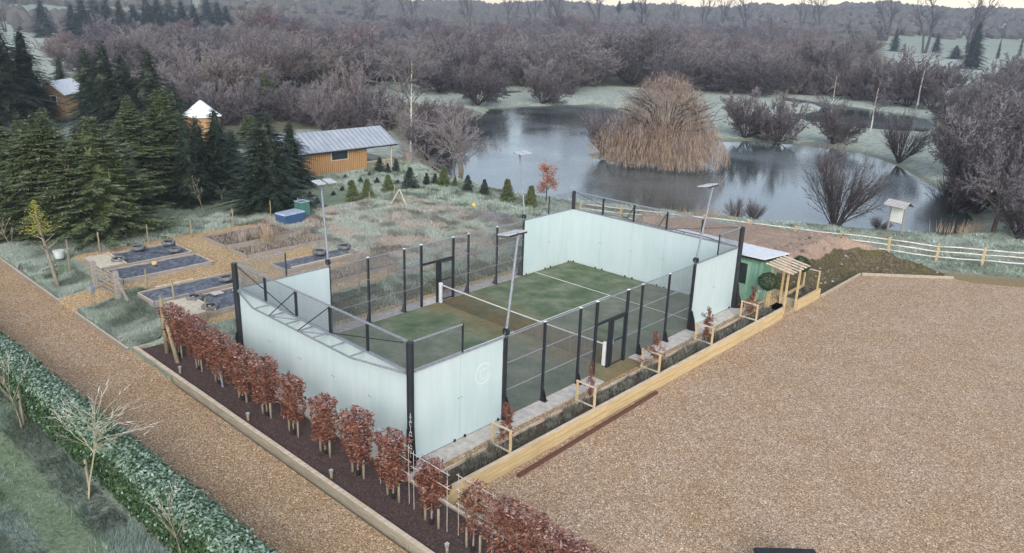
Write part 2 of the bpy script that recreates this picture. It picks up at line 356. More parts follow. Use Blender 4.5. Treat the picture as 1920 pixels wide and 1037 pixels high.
# ------------------------------------------------------------------ terrain
WL = -1.2
def poly_un(pts, z): return np.array([un(*p, z)[:2] for p in pts])
POND = poly_un([(918, 203), (880, 235), (845, 262), (800, 318), (850, 345), (950, 374), (1040, 390), (1180, 402), (1330, 412), (1480, 420), (1600, 430), (1690, 437), (1765, 444),
                (1818, 437), (1832, 412), (1800, 380), (1745, 345), (1700, 318), (1660, 300), (1600, 283), (1500, 270), (1400, 264), (1340, 262), (1250, 235), (1180, 212), (1150, 203), (1110, 195), (1000, 199)], WL)
POND2 = poly_un([(1468, 181), (1530, 190), (1600, 200), (1690, 213), (1735, 222), (1762, 236), (1735, 252), (1640, 246), (1560, 237), (1495, 226), (1478, 214), (1530, 209), (1538, 201), (1500, 196), (1465, 191)], WL)
ISLAND = poly_un([(1108, 291), (1140, 284), (1190, 282), (1260, 285), (1310, 290), (1300, 300), (1260, 308), (1210, 309), (1165, 303), (1120, 297)], WL)
POND3 = poly_un([(905, 171), (940, 168), (985, 171), (975, 177), (935, 178)], WL)
def sdist(x, y, poly):
    """signed distance, negative inside"""
    x = np.asarray(x, float); y = np.asarray(y, float); d = np.full(x.shape, 1e18); ins = np.zeros(x.shape, bool)
    n = len(poly)
    for i in range(n):
        ax, ay = poly[i]; bx, by = poly[(i+1) % n]; ex, ey = bx-ax, by-ay
        t = np.clip(((x-ax)*ex+(y-ay)*ey)/(ex*ex+ey*ey+1e-12), 0, 1)
        d = np.minimum(d, (x-ax-t*ex)**2+(y-ay-t*ey)**2)
        c = ((ay > y) != (by > y)) & (x < (bx-ax)*(y-ay)/((by-ay) if abs(by-ay) > 1e-12 else 1e-12)+ax); ins ^= c
    d = np.sqrt(d); return np.where(ins, -d, d)
def seg_d(x, y, P):
    d = np.full(np.shape(x), 1e9)
    for (ax, ay), (bx, by) in zip(P[:-1], P[1:]):
        ex, ey = bx-ax, by-ay; t = np.clip(((x-ax)*ex+(y-ay)*ey)/(ex*ex+ey*ey), 0, 1); d = np.minimum(d, np.hypot(x-ax-t*ex, y-ay-t*ey))
    return d
def ss(a, b, x):
    t = np.clip((np.asarray(x, float)-a)/(b-a), 0, 1); return t*t*(3-2*t)
_rng = np.random.RandomState(3)
_lat = _rng.rand(128, 128)
def vnoise(x, y, s):
    x = np.asarray(x, float)*s+57.3; y = np.asarray(y, float)*s+91.7
    xi = np.floor(x).astype(int); yi = np.floor(y).astype(int); fx = x-xi; fy = y-yi; fx = fx*fx*(3-2*fx); fy = fy*fy*(3-2*fy)
    g = lambda a, b: _lat[a % 128, b % 128]
    return (g(xi, yi)*(1-fx)+g(xi+1, yi)*fx)*(1-fy)+(g(xi, yi+1)*(1-fx)+g(xi+1, yi+1)*fx)*fy-.5
def rect_d(x, y, x0, x1, y0, y1):
    dx = np.maximum(np.maximum(x0-x, x-x1), 0); dy = np.maximum(np.maximum(y0-y, y-y1), 0); return np.hypot(dx, dy)
SP = np.array([(11.95, 25.9), (11.95, 31.55), (15.9, 35.05), (15.2, 36.3), (9, 34.6), (3, 31.8), (-2, 29.5), (-3, 26), (4, 24.6), (8, 24.4), (10.9, 24.3)])
def H(x, y):
    x = np.asarray(x, float); y = np.asarray(y, float)
    near = 1-ss(0, 14, rect_d(x, y, -34, 13, -40, 30))
    g = -0.7+0.7*near
    g = g+.28*vnoise(x, y, .07)*ss(20, 60, np.hypot(x-5, y-10))
    gard = ss(-.95, -2.5, x)*ss(-2.4, .3, y)*(1-ss(-17, -24, x))*(1-ss(21, 29, y))
    g = g+.48*gard
    verge = ss(-2.75, -2.2, y)*(1-ss(-.9, 1.0, y))*ss(-2, -5, x)
    g = g+.06*vnoise(x, y, 1.1)*verge+.05*vnoise(x, y, 2.3)*ss(-2.75, -2.4, y)*ss(-1, -1.3, x)
    # drive and lawn in front
    g = np.where(y < -2.6, -.24, g); g = np.where(y < -6.9+.03*x, -.30+.06*vnoise(x, y, .9), g)
    lowl = (y < -2.6)*ss(-2.9, -2.7, y)
    yard = (x > 12.0) & (y > -.6)
    yd = y-(35.7+.62*(x-16.3)); yy = -.44-.26*ss(1, 9, yd)
    g = np.where(yard, yy, g)
    under = (x > -.75) & (x < 12.01) & (y > -2.6) & (y < 21.6)
    g = np.where(under, -.6, g)
    g = np.where((x > 10.8) & (x < 12.01) & (y >= 21.6) & (y < 26), -.2, g)
    g = np.where((x > 11.9) & (y > -2.6) & (y < -.5), -.6, g)
    g = np.where((x > -4.0) & (y > -2.5) & (y < -.6), -.45, g)
    s = sdist(x, y, SP); g = np.where(s < .3, g+(-.75-g)*ss(.0, -.8, s), g); g = np.where((x > 11.6) & (x < 12.4) & (y > 21.5) & (y < 33), -.55, g)
    g = np.where((seg_d(x, y, [(11.95, 25.0), (11.95, 31.55), (15.9, 35.05)]) < .55) & (y < 35.3), -.55, g)
    for P, sh in ((POND, 2.2), (POND2, 1.5), (POND3, 1.5)):
        s = sdist(x, y, P) if x.size > 1 else sdist(x, y, P)
        g = np.where(s < sh, WL+(g-WL)*ss(-.3, sh, s), g); g = np.where(s < -.3, WL-.5*ss(.3, 2, -s), g)
    si = sdist(x, y, ISLAND); g = np.where(si < .6, np.maximum(g, WL+.28*ss(.6, -1.2, si)+.0), g)
    far = np.hypot(x-CAM[0], y-CAM[1])
    az = np.degrees(np.arctan2(x-CAM[0], y-CAM[1]))
    hh = 25+7*ss(-38, -24, az)+16*ss(-46, -62, az)+2.2*np.sin(az*.31+1)+1.6*np.sin(az*.9)+.8*np.sin(az*2.3)
    g = g+hh*ss(420, 1000, far)
    return g
def hz(x, y): return float(H(np.array([x]), np.array([y]))[0])
_T = np.geomspace(14, 1300, 1600)
def gp(px, py):
    """first ground point met by the sight line through an image point"""
    d = ray(px, py); q = CAM[None, :]+d[None, :]*_T[:, None]; dz = q[:, 2]-np.maximum(H(q[:, 0], q[:, 1]), WL); k = np.argmax(dz < 0)
    if not (dz < 0).any(): k = len(_T)-1
    f = dz[k-1]/(dz[k-1]-dz[k]+1e-9) if dz[k] < 0 else 1.0; t = _T[k-1]+(_T[k]-_T[k-1])*f; p = CAM+d*t
    return float(p[0]), float(p[1]), hz(p[0], p[1])
def htop(x, y, py):
    """height z whose image row is py above ground point x, y"""
    a, b = -2.0, 60.0
    for _ in range(40):
        m = (a+b)/2
        if pj((x, y, m))[1] > py: a = m
        else: b = m
    return a

def axis(segs):
    out = []
    for a, b, st in segs: out += list(np.arange(a, b-1e-6, st))
    out.append(segs[-1][1]); return np.array(out)
gx = axis([(-1300, -400, 60), (-400, -160, 12), (-160, -60, 2.0), (-60, -22, .5), (-22, 20, .25), (20, 60, 1), (60, 200, 14), (200, 800, 60)])
gy = axis([(-60, -12, 4), (-12, 46, .25), (46, 110, .6), (110, 200, 2), (200, 500, 14), (500, 1400, 45)])
X, Y = np.meshgrid(gx, gy); Z = H(X.ravel(), Y.ravel())
def grid_obj(name, X, Y, Z, mats, keep=None):
    ny, nx = X.shape; v = np.stack([X.ravel(), Y.ravel(), Z], 1)
    i = np.arange(ny*nx).reshape(ny, nx); f = np.stack([i[:-1, :-1], i[:-1, 1:], i[1:, 1:], i[1:, :-1]], -1).reshape(-1, 4)
    if keep is not None: f = f[keep]
    me = bpy.data.meshes.new(name); me.vertices.add(len(v)); me.vertices.foreach_set('co', v.ravel())
    me.loops.add(f.size); me.loops.foreach_set('vertex_index', f.ravel()); me.polygons.add(len(f))
    me.polygons.foreach_set('loop_start', np.arange(0, f.size, 4)); me.polygons.foreach_set('loop_total', np.full(len(f), 4))
    me.polygons.foreach_set('use_smooth', np.ones(len(f), bool))
    for m in mats: me.materials.append(MATS[m])
    me.update(); me.validate(); o = bpy.data.objects.new(name, me); COL.objects.link(o); return o
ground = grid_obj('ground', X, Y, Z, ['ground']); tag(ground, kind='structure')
def zattr(o, name, r, g, b):
    a = o.data.color_attributes.new(name, 'FLOAT_COLOR', 'POINT'); c = np.stack([r, g, b, np.ones_like(r)], 1).astype(np.float32); a.data.foreach_set('color', c.ravel())
x, y = X.ravel(), Y.ravel()
def inrect(x0, x1, y0, y1, w=.4): return 1-ss(0, w, rect_d(x, y, x0, x1, y0, y1))
vergeL = inrect(-26, -12.3, -2.8, -.9, .2); vergeR = inrect(-9.9, -3.4, -2.8, .1, .3)
gz = np.clip(inrect(-17.3, -2.9, -.2, 9.0)+inrect(-12.3, -9.7, -3.2, 1, .3)+inrect(-17.3, -2.9, 8, 10.5), 0, 1)
gz = gz*(1-vergeR)*(1-vergeL)*(1-inrect(-3.1, 0, -3, 30, .5))
gz = np.maximum(gz, (y < -2.55)*(y > -6.2)*(x < 30)*1.0)
gz = np.maximum(gz, inrect(-.9, 12.5, -1, 23, .3)); YD = y-(35.7+.62*(x-16.3)); gz = np.maximum(gz, inrect(11.9, 62, -1, 70, .6)*(1-ss(-.9, .6, YD)))
gz = np.maximum(gz, inrect(6, 12, 20.5, 25.5, .4))
dz = np.clip(inrect(-17, -4.2, 10.5, 21.5, 2)+inrect(-19, -17.3, -1, 12, .5)*.5+inrect(-2, 15, 24, 31, 2)*.8, 0, 1)*(1-gz)
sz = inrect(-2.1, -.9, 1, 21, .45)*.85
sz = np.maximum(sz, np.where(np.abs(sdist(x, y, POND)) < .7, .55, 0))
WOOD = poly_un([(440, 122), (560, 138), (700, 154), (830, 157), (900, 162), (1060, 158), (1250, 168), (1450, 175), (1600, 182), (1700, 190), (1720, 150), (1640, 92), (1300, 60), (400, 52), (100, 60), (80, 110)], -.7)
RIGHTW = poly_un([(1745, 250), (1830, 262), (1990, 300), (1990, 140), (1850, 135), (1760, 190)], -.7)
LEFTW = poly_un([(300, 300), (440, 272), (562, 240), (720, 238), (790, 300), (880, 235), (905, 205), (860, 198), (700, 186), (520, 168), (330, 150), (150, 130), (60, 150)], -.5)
wd = np.maximum(np.maximum(1-ss(-2, 1.5, sdist(x, y, WOOD)), .9-.9*ss(-2, 1.5, sdist(x, y, LEFTW))), 1-ss(-2, 1.5, sdist(x, y, RIGHTW))); sz = np.maximum(sz, wd)  # wood floor darkened: leaf litter with the shade under the trees painted in
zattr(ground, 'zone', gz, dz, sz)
lush = inrect(-42, -20, 2, 21, 3)*.85+inrect(-30, 25, -8.95, -8.15, .5)*.95+inrect(-30, -15, 18, 26, 3)*.3+sz*.25*(1-gz)+inrect(12, 50, 38.5, 41, 1)*.5
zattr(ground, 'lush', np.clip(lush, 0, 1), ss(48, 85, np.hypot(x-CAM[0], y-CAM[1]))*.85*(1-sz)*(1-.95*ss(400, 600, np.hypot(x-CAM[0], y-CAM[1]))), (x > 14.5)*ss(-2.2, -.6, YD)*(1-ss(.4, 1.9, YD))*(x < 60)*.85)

def sheet(name, pts, z, mat):
    mb = MB(); mb.add([(a, b, z) for a, b in pts], [tuple(range(len(pts)))]); o = mb.obj(name, mat); tag(o, kind='structure'); return o
sheet('gravel_drive', [(-60, -7.4), (-6, -6.9), (40, -5.6), (40, -2.62), (-60, -2.72)], -.2, 'gravel_drive')
sheet('gravel_yard', [(12.03, -.62), (60, -.62), (60, 60.8), (17.2, 35.1), (16.0, 35.0), (12.1, 31.5), (12.03, 25)], -.4, 'gravel_yard')
def water(name, poly, m=.1):
    c = poly.mean(0); sheet(name, [tuple(c+(p-c)*1.02) for p in poly], WL, 'water')
water('pond_water', POND); water('far_pond_water', POND2); water('small_pond_water', POND3)

# spoil heap beside the yard
SP = np.array([(11.95, 25.9), (11.95, 31.55), (15.9, 35.05), (15.2, 36.3), (9, 34.6), (3, 31.8), (-2, 29.5), (-3, 26), (4, 24.6), (8, 24.4), (10.9, 24.3)])
sx_, sy_ = np.meshgrid(np.arange(-4, 17, .16), np.arange(23.5, 37.5, .16)); a, b = sx_.ravel(), sy_.ravel()
s = -sdist(a, b, SP)
def seg_d(x, y, P):
    d = np.full(x.shape, 1e9)
    for (ax, ay), (bx, by) in zip(P[:-1], P[1:]):
        ex, ey = bx-ax, by-ay; t = np.clip(((x-ax)*ex+(y-ay)*ey)/(ex*ex+ey*ey), 0, 1); d = np.minimum(d, np.hypot(x-ax-t*ex, y-ay-t*ey))
    return d
df = seg_d(a, b, [(11.95, 25.0), (11.95, 31.55), (15.9, 35.05)])
rise = ss(0, 1.7, df+.35*vnoise(a, b, .9))*ss(0, 2.4, s+.2*vnoise(a, b, .6))*(.9+.1*ss(14, 8, a))
zz = -.5+1.95*rise+.20*vnoise(a, b, .8)*rise+.34*vnoise(a, b, 2.2)*rise*(1-.6*ss(.9, 1, rise))+.08*vnoise(a, b, 6)*rise
zz = np.where(s < 0, -.8, zz)
spoil = grid_obj('spoil_heap', sx_, sy_, zz, ['spoil']); tag(spoil, kind='structure')
topz = ss(.90, .985, ss(0, 1.8, df))*ss(.35, .7, rise)
zattr(spoil, 'zone', topz, topz*0, topz*0)

m = MB(); rr = random.Random(12)
for i in range(2600):
    q = rr.randrange(len(a)); 
    if s[q] < .15 or df[q] > 3.0 or zz[q] < -.45 or zz[q] > 1.6: continue
    r_ = rr.uniform(.03, .11)*rr.uniform(.6, 1.4); cx, cy, cz = a[q]+rr.uniform(-.1, .1), b[q]+rr.uniform(-.1, .1), zz[q]; pts = [(cx+r_*rr.uniform(.6, 1.3)*dx, cy+r_*rr.uniform(.6, 1.3)*dy, cz+r_*rr.uniform(.5, 1.1)*dz_) for dx, dy, dz_ in ((1, 0, 0), (0, 1, 0), (-1, 0, 0), (0, -1, 0), (0, 0, 1))]
    m.add(pts, [(0, 1, 4), (1, 2, 4), (2, 3, 4), (3, 0, 4)])
tag(m.obj('soil_clods', 'clod'), 'loose clods and stones on the dark face of the spoil heap', 'clods', kind='stuff')

# ------------------------------------------------------------------ padel court
mb = MB(); mb.box(0, 10, 0, 20, -.3, .0); mb.box(10.02, 10.72, 8.9, 11.35, -.2, .012); tag(mb.obj('court_turf', 'turf'), kind='structure')
mb = MB(); mb.box(-.95, -.0, -.02, 20.9, -.75, -.012); mb.box(10.0, 10.68, -.02, 20.9, -.75, -.008)
mb.box(-.95, 10.68, -.68, -.02, -.75, -.010); mb.box(0, 10, 20.0, 20.9, -.75, -.012); tag(mb.obj('concrete_ring_beam', 'concrete'), kind='structure')
mb = MB()
for yl in (3.05, 16.95): mb.box(0, 10, yl-.025, yl+.025, .001, .005)
for ya, yb in ((3.05, 10), (10, 16.95)): mb.box(4.975, 5.025, ya+.03, yb-.03, .001, .005)
tag(mb.obj('court_lines', 'white_line'), kind='structure')

E_ = empty('padel_court_enclosure', (5, 10, 0), 0, 'dark steel padel court cage with frosted glass end walls and wire mesh sides', 'court cage')
OFF = Vector((5, 10, 0))
class PB(MB):
    def part(s, name, mats, parent=E_, smooth=False, bevel=0, off=OFF):
        s.v = [(a[0]-off[0], a[1]-off[1], a[2]-off[2]) for a in s.v]; return s.obj(name, mats, parent, smooth, bevel)
def glass(x0, y0, x1, y1, k):
    mb = PB(); g = .006; L = math.hypot(x1-x0, y1-y0); ux, uy = (x1-x0)/L, (y1-y0)/L
    a = (x0+ux*g, y0+uy*g); b = (x1-ux*g, y1-uy*g); t = .009
    nx_, ny_ = -uy*t, ux*t
    P = [(a[0]-nx_, a[1]-ny_), (b[0]-nx_, b[1]-ny_), (b[0]+nx_, b[1]+ny_), (a[0]+nx_, a[1]+ny_)]
    mb.prism(P, .02, 3.0); o = mb.part('glass_panel', 'frosted_glass')
    f = PB()                                  # black clamps at the foot, small bolts at mid-height
    for (cx, cy) in (a, b):
        s_ = 1 if (cx, cy) == a else -1
        qx, qy = cx+ux*.22*s_, cy+uy*.22*s_
        f = PB(); f.box(qx-.045, qx+.045, qy-.045, qy+.045, 0, .09, .012); f.part('foot_clamp', 'black_trim')
for i in range(5): glass(2*i, 0, 2*i+2, 0, i); glass(2*i, 20, 2*i+2, 20, i)
for xx in (0, 10):
    for y0 in (0, 2, 16, 18): glass(xx, y0, xx, y0+2, 0)
# bolts on the joints
for xx, yy, dx, dy in [(2*i, yq, 1, 0) for i in range(1, 5) for yq in (-.02, 19.98)]+[(10.02, q, 0, 1) for q in (2, 18)]+[(.02, 2, 0, 1), (.02, 18, 0, 1)]:
    f = PB()
    for sg in (-1, 1):
        for z in (1.5,): f.box(xx+dx*.06*sg-.014, xx+dx*.06*sg+.014, yy+dy*.06*sg-.014, yy+dy*.06*sg+.014, z-.014, z+.014)
    f.part('joint_bolt', 'steel_frost')
def post(x, y, z1, w=.08, d=.12, bracket=None, z0=0.0, name='post', cap=True):
    mb = PB(); mb.box(x-w/2, x+w/2, y-d/2, y+d/2, z0, z1)
    o = mb.part(name, 'steel_dark', bevel=.006)
    if cap: c = PB(); c.box(x-w/2-.004, x+w/2+.004, y-d/2-.004, y+d/2+.004, z1+.001, z1+.02); c.part('cap', 'canvas', parent=o)
    if bracket:
        bx = bracket; b = PB()
        b.plate([(x+bx*w/2, y-.045, 0), (x+bx*(w/2+.17), y-.045, 0), (x+bx*(w/2+.02), y-.045, .42), (x+bx*w/2, y-.045, .42)], .012)
        b.plate([(x+bx*w/2, y+.045, 0), (x+bx*(w/2+.17), y+.045, 0), (x+bx*(w/2+.02), y+.045, .42), (x+bx*w/2, y+.045, .42)], .012)
        b.box(x-.09, x+bx*.22 if bx > 0 else x+.09, y-.09, y+.09, .001, .02) if bx > 0 else b.box(x-.22, x+.09, y-.09, y+.09, .001, .02)
        b.part('base_bracket', 'black_trim', parent=o)
    return o
for xx, s_ in ((-.05, -1), (10.05, 1)):
    for yy in (6, 8, 12, 14): post(xx, yy, 3.02, .07, .10, s_)
    for yy in (9, 11): post(xx, yy, 3.02, .08, .12, None)
    for yy in (4, 16):
        post(xx, yy, 3.05, .10, .13, None, cap=False); b = PB()
        for o_ in (-.05, .05): b.plate([(xx+s_*.05, yy+o_, 0), (xx+s_*.32, yy+o_, 0), (xx+s_*.25, yy+o_, .45), (xx+s_*.10, yy+o_, .85), (xx+s_*.05, yy+o_, .85)], .014)
        b.box(min(xx, xx+s_*.34)-.05, max(xx, xx+s_*.34)+.05, yy-.11, yy+.11, .001, .02); b.part('base_bracket', 'black_trim')
# corner posts, octagonal, with gusseted feet
for cx, cy in ((0, 0), (10, 0), (0, 20), (10, 20)):
    sx, sy = (1 if cx else -1), (1 if cy else -1)
    px_, py_ = cx+sx*.07, cy+sy*.07; r = .115; mb = PB()
    mb.prism([(px_+r*math.cos(math.radians(22.5+45*k)), py_+r*math.sin(math.radians(22.5+45*k))) for k in range(8)], 0, 4.02)
    o = mb.part('corner_post', 'steel_dark', bevel=.004)
    b = PB(); dx, dy = sx*.7071, sy*.7071
    for k in (-1, 1):
        ox, oy = -dy*k*.09, dx*k*.09
        b.plate([(px_+ox, py_+oy, 0), (px_+dx*.44+ox, py_+dy*.44+oy, 0), (px_+dx*.40+ox, py_+dy*.40+oy, .22), (px_+dx*.2+ox, py_+dy*.2+oy, .75), (px_+dx*.13+ox, py_+dy*.13+oy, 1.25), (px_+ox, py_+oy, 1.25)], .014)
    b.plate([(px_+dx*.118-dy*.17, py_+dy*.118+dx*.17, 0), (px_+dx*.118+dy*.17, py_+dy*.118-dx*.17, 0), (px_+dx*.118+dy*.115, py_+dy*.118-dx*.115, 1.25), (px_+dx*.118-dy*.115, py_+dy*.118+dx*.115, 1.25)], .012)
    b.tube([(px_+dx*.4+dy*.13, py_+dy*.4-dx*.13, .12), (px_+dx*.4-dy*.13, py_+dy*.4+dx*.13, .12)], [.11, .11], 12)
    b.part('foot_gusset', 'black_trim', parent=o)
    if (cx, cy) == (10, 0):
        cu = bpy.data.curves.new('lettering', 'FONT'); cu.body = "\n".join("ITALIAN PADEL"); cu.size = .135; cu.align_x = 'CENTER'; cu.space_line = .86; cu.extrude = .002
        cu.materials.append(MATS['white_pad']); t = bpy.data.objects.new('lettering', cu); COL.objects.link(t); t.parent = o
        # face of the gusset front plate
        fx, fy = px_+dx*.130, py_+dy*.130
        t.location = (fx-5, fy-10, 1.70); t.rotation_euler = (math.radians(90), 0, math.radians(45))
        lm = bpy.data.meshes.new_from_object(t); lo = bpy.data.objects.new('lettering', lm); COL.objects.link(lo); lo.parent = o; lo.location = t.location; lo.rotation_euler = t.rotation_euler; t.name = 'tmp'; bpy.data.objects.remove(t); lo.name = 'lettering'
# horizontal frames
def frame_part(name, mat, *bars):
    m = PB()
    for a, b, w, h in bars: m.bar(a, b, w, h)
    return m.part(name, mat)
for xx in (-.02, 10.02):
    sgn = -1 if xx < 0 else 1
    for z in (1.03, 2.03):
        for ya, yb in ((4.08, 8.94), (11.06, 15.92)): frame_part('mesh_rail', 'steel_frost', ((xx, ya, z), (xx, yb, z), .025, .025))
    frame_part('top_rail', 'steel_frost', ((xx, 4.06, 3.0), (xx, 15.94, 3.0), .05, .03))
    frame_part('glass_top_rail', 'steel_frost', ((xx+.02*sgn, .1, 3.03), (xx+.02*sgn, 3.95, 3.03), .07, .05)); frame_part('glass_top_rail', 'steel_frost', ((xx+.02*sgn, 16.05, 3.03), (xx+.02*sgn, 19.9, 3.03), .07, .05))
    for ya, yb, pe in ((.1, 2.05, 2.05), (17.95, 19.9, 17.95)):
        frame_part('upper_rail', 'steel_frost', ((xx+.03*sgn, ya, 4.0), (xx+.03*sgn, yb, 4.0), .05, .04))
        frame_part('upper_post', 'steel_dark', ((xx+.03*sgn, pe, 3.06), (xx+.03*sgn, pe, 4.02), .04, .05))
def wiremesh(kind, c, a0, a1, z0, z1, step=.05, w=.0052):
    """welded mesh in the plane x=c (kind x) or y=c (kind y)"""
    m = PB()
    n = int((a1-a0)/step)
    for i in range(n+1):
        q = a0+(a1-a0)*i/n
        if kind == 'x': m.bar((c, q, z0), (c, q, z1), w, w)
        else: m.bar((q, c, z0), (q, c, z1), w, w)
    n = int((z1-z0)/step)
    for i in range(n+1):
        z = z0+(z1-z0)*i/n
        if kind == 'x': m.bar((c+w, a0, z), (c+w, a1, z), w, w)
        else: m.bar((a0, c+w, z), (a1, c+w, z), w, w)
    return m.part('wire_mesh', 'wire')
for xx in (-.015, 10.015):
    for ya, yb in ((4.06, 5.95), (6.05, 7.95), (8.05, 8.93), (11.07, 11.95), (12.05, 13.95), (14.05, 15.94)): wiremesh('x', xx, ya, yb, .03, 2.98)
    wiremesh('x', xx, 9.05, 10.95, 2.12, 2.98)
    for ya, yb in ((.12, 2.02), (17.98, 19.88)): wiremesh('x', xx, ya, yb, 3.07, 3.97)
    # gates: header, middle posts, leaf on one side
    s_ = -1 if xx < 0 else 1
    m = PB(); m.box(xx-.04, xx+.04, 9.06, 10.94, 2.0, 2.11); m.box(xx-.04, xx+.04, 9.90, 9.98, 0, 1.995); m.box(xx-.04, xx+.04, 10.05, 10.13, 0, 1.995); m.part('gate_frame', 'steel_dark', bevel=.004)
    lf = PB(); ya, yb = 10.16, 10.93
    for q in ((ya, ya+.05, .05, 1.97), (yb-.05, yb, .05, 1.97)): lf.box(xx-.02, xx+.02, q[0], q[1], q[2], q[3])
    for q in (.05, 1.03, 1.92): lf.box(xx-.018, xx+.018, ya+.05, yb-.05, q, q+.05)
    g = lf.part('gate', 'steel_dark')
    wm = wiremesh('x', xx, ya+.05, yb-.05, .1, 1.92); wm.parent = g; wm.name = 'gate_mesh'
    hb = PB(); hb.bar((xx+.05*s_, ya+.03, .95), (xx+.05*s_, ya+.03, 1.15), .03, .03); hb.part('handle', 'steel_frost', parent=g)
for yy, s_ in ((0, -1), (20, 1)):
    yo = yy+s_*.03
    frame_part('upper_rail', 'steel_frost', ((.12, yo, 4.0), (9.88, yo, 4.0), .06, .05))
    frame_part('glass_top_rail', 'steel_frost', ((.12, yo, 3.035), (9.88, yo, 3.035), .10, .06))
    for q in (2, 4, 6, 8): frame_part('upper_post', 'steel_dark', ((q, yo, 3.07), (q, yo, 3.97), .08, .07))
    for i in range(5): wiremesh('y', yo, 2*i+.08, 2*i+1.92, 3.08, 3.96)
    # outrigger truss lying at the top of the glass
    t = PB(); o_ = yy+s_*.62; z = 2.98
    t.bar((.1, yy+s_*.1, z), (2.1, o_, z), .05, .05); t.bar((2.1, o_, z), (7.9, o_, z), .05, .05); t.bar((7.9, o_, z), (9.9, yy+s_*.1, z), .05, .05)
    for q in (2.2, 3.2, 4.2, 5.0, 5.8, 6.8, 7.8): t.bar((q, yo+s_*.05, z+.002), (q, o_-s_*.025, z+.002), .04, .04)
    for q in (3.2, 5.0): t.bar((q, o_-s_*.02, z+.001), (q+.95, yo+s_*.05, z+.004), .035, .035)
    t.part('roof_truss', 'steel_frost')
    t = PB()
    for qa, qb in ((3.2, 4.0), (5.0, 6.0) if yy == 0 else (5.2, 6.0)): t.bar((qa, o_, z+.03), (qb, yo+s_*.04, 3.95), .035, .035)
    t.bar((.2, yo+s_*.05, 3.93), (3.9, yo+s_*.05, 3.1), .022, .022); t.bar((9.8, yo+s_*.05, 3.93), (6.1, yo+s_*.05, 3.1), .022, .022)
    t.part('brace', 'steel_dark')
# etched emblem on the near side glass
d = ray(906, 701); tt = (10.03-CAM[0])/d[0]; pc = CAM+d*tt
m = PB(); N = 40
def arc(m, cy, cz, r0, r1, a0, a1, n=30, x=10.028):
    vs = []; fs = []
    for i in range(n+1):
        a = a0+(a1-a0)*i/n; vs += [(x, cy+r0*math.cos(a), cz+r0*math.sin(a)), (x, cy+r1*math.cos(a), cz+r1*math.sin(a)), (x-.006, cy+r0*math.cos(a), cz+r0*math.sin(a)), (x-.006, cy+r1*math.cos(a), cz+r1*math.sin(a))]
    for i in range(n):
        o = i*4; fs += [(o, o+1, o+5, o+4), (o+2, o+6, o+7, o+3), (o, o+4, o+6, o+2), (o+1, o+3, o+7, o+5)]
    m.add(vs, fs)
arc(m, pc[1], pc[2], .33, .38, .5, 6.0); arc(m, pc[1]+.05, pc[2]-.02, .16, .20, 2.2, 6.6); m.bar((10.025, pc[1]-.18, pc[2]+.12), (10.025, pc[1]+.2, pc[2]+.16), .006, .04)
m.part('etched_emblem', 'etched')

# net
Nn = empty('tennis_net', (5, 10, 0), 0, 'low dark net with white top tape across the middle of the green court', 'net')
for xx in (.18, 9.82):
    m = PB(); m.box(xx-.075, xx+.075, 9.93, 10.07, .02, 1.02); m.part('post_padding', 'white_pad', parent=Nn, bevel=.02)
def nz(x): return .88+.05*((x-5)/5)**2
m = PB()
for i in range(20):
    xa, xb = .26+i*.474, .26+(i+1)*.474; m.bar((xa, 10, nz(xa)), (xb, 10, nz(xb)), .02, .045)
m.part('tape', 'white_pad', parent=Nn)
m = PB()
for i in range(200): q = .26+i*9.48/199; m.bar((q, 10, .03), (q, 10, nz(q)-.03), .004, .004)
for k in range(18): m.bar((.26, 10.003, .04+k*.046), (9.74, 10.003, .04+k*.046), .004, .004)
m.part('net_mesh', 'net', parent=Nn)

# floodlight masts
def mast(x, y, hx, hy, label):
    s_ = 1 if x < 5 else -1
    r = empty('floodlight_mast', (x, y, 3.05), 0, label, 'floodlight', 'floodlight masts around the court')
    o = Vector((x, y, 3.05)); ox = -s_*.10
    m = PB(); m.tube([(x+ox*.5, y, 3.0), (x+ox*.6, y, 3.2), (x+ox, y+.02, 3.6), (hx, hy, 6.42)], [.06, .055, .045, .04], 8); m.part('pole', 'steel_frost', r, True, off=o)
    m = PB(); m.tube([(x+ox*.7, y-.05, 3.22), (x+ox*.7, y+.05, 3.22)], [.13, .13], 16); m.part('hinge_plate', 'steel_dark', r, off=o)
    m = PB(); m.bar((hx, hy-.40, 6.42), (hx, hy+.40, 6.42), .06, .05); m.part('crossbar', 'steel_dark', r, off=o)
    for k in (-1, 1):
        yc = hy+k*.25; m = PB(); dx = s_*.50
        m.plate([(hx, yc-.19, 6.46), (hx+dx, yc-.19, 6.38), (hx+dx, yc+.19, 6.38), (hx, yc+.19, 6.46)], .05); hd = m.part('lamp_head', 'lamp_frost', r, off=o, bevel=.01)
        m = PB(); m.plate([(hx+dx*.1, yc-.16, 6.418), (hx+dx*.92, yc-.16, 6.352), (hx+dx*.92, yc+.16, 6.352), (hx+dx*.1, yc+.16, 6.418)], .01); m.part('lens', 'window_dark', hd, off=o)
mast(0, 4, -.95, 4.42, 'tilted floodlight mast at the left corner glass, behind the near truss'); mast(0, 16, -.88, 16.38, 'tilted floodlight mast on the far left, standing against the pond')
mast(10, 4, 10.0, 4.50, 'tilted floodlight mast nearest the camera, rising in front of the court'); mast(10, 16, 10.15, 16.62, 'tilted floodlight mast on the right side near the green shed')

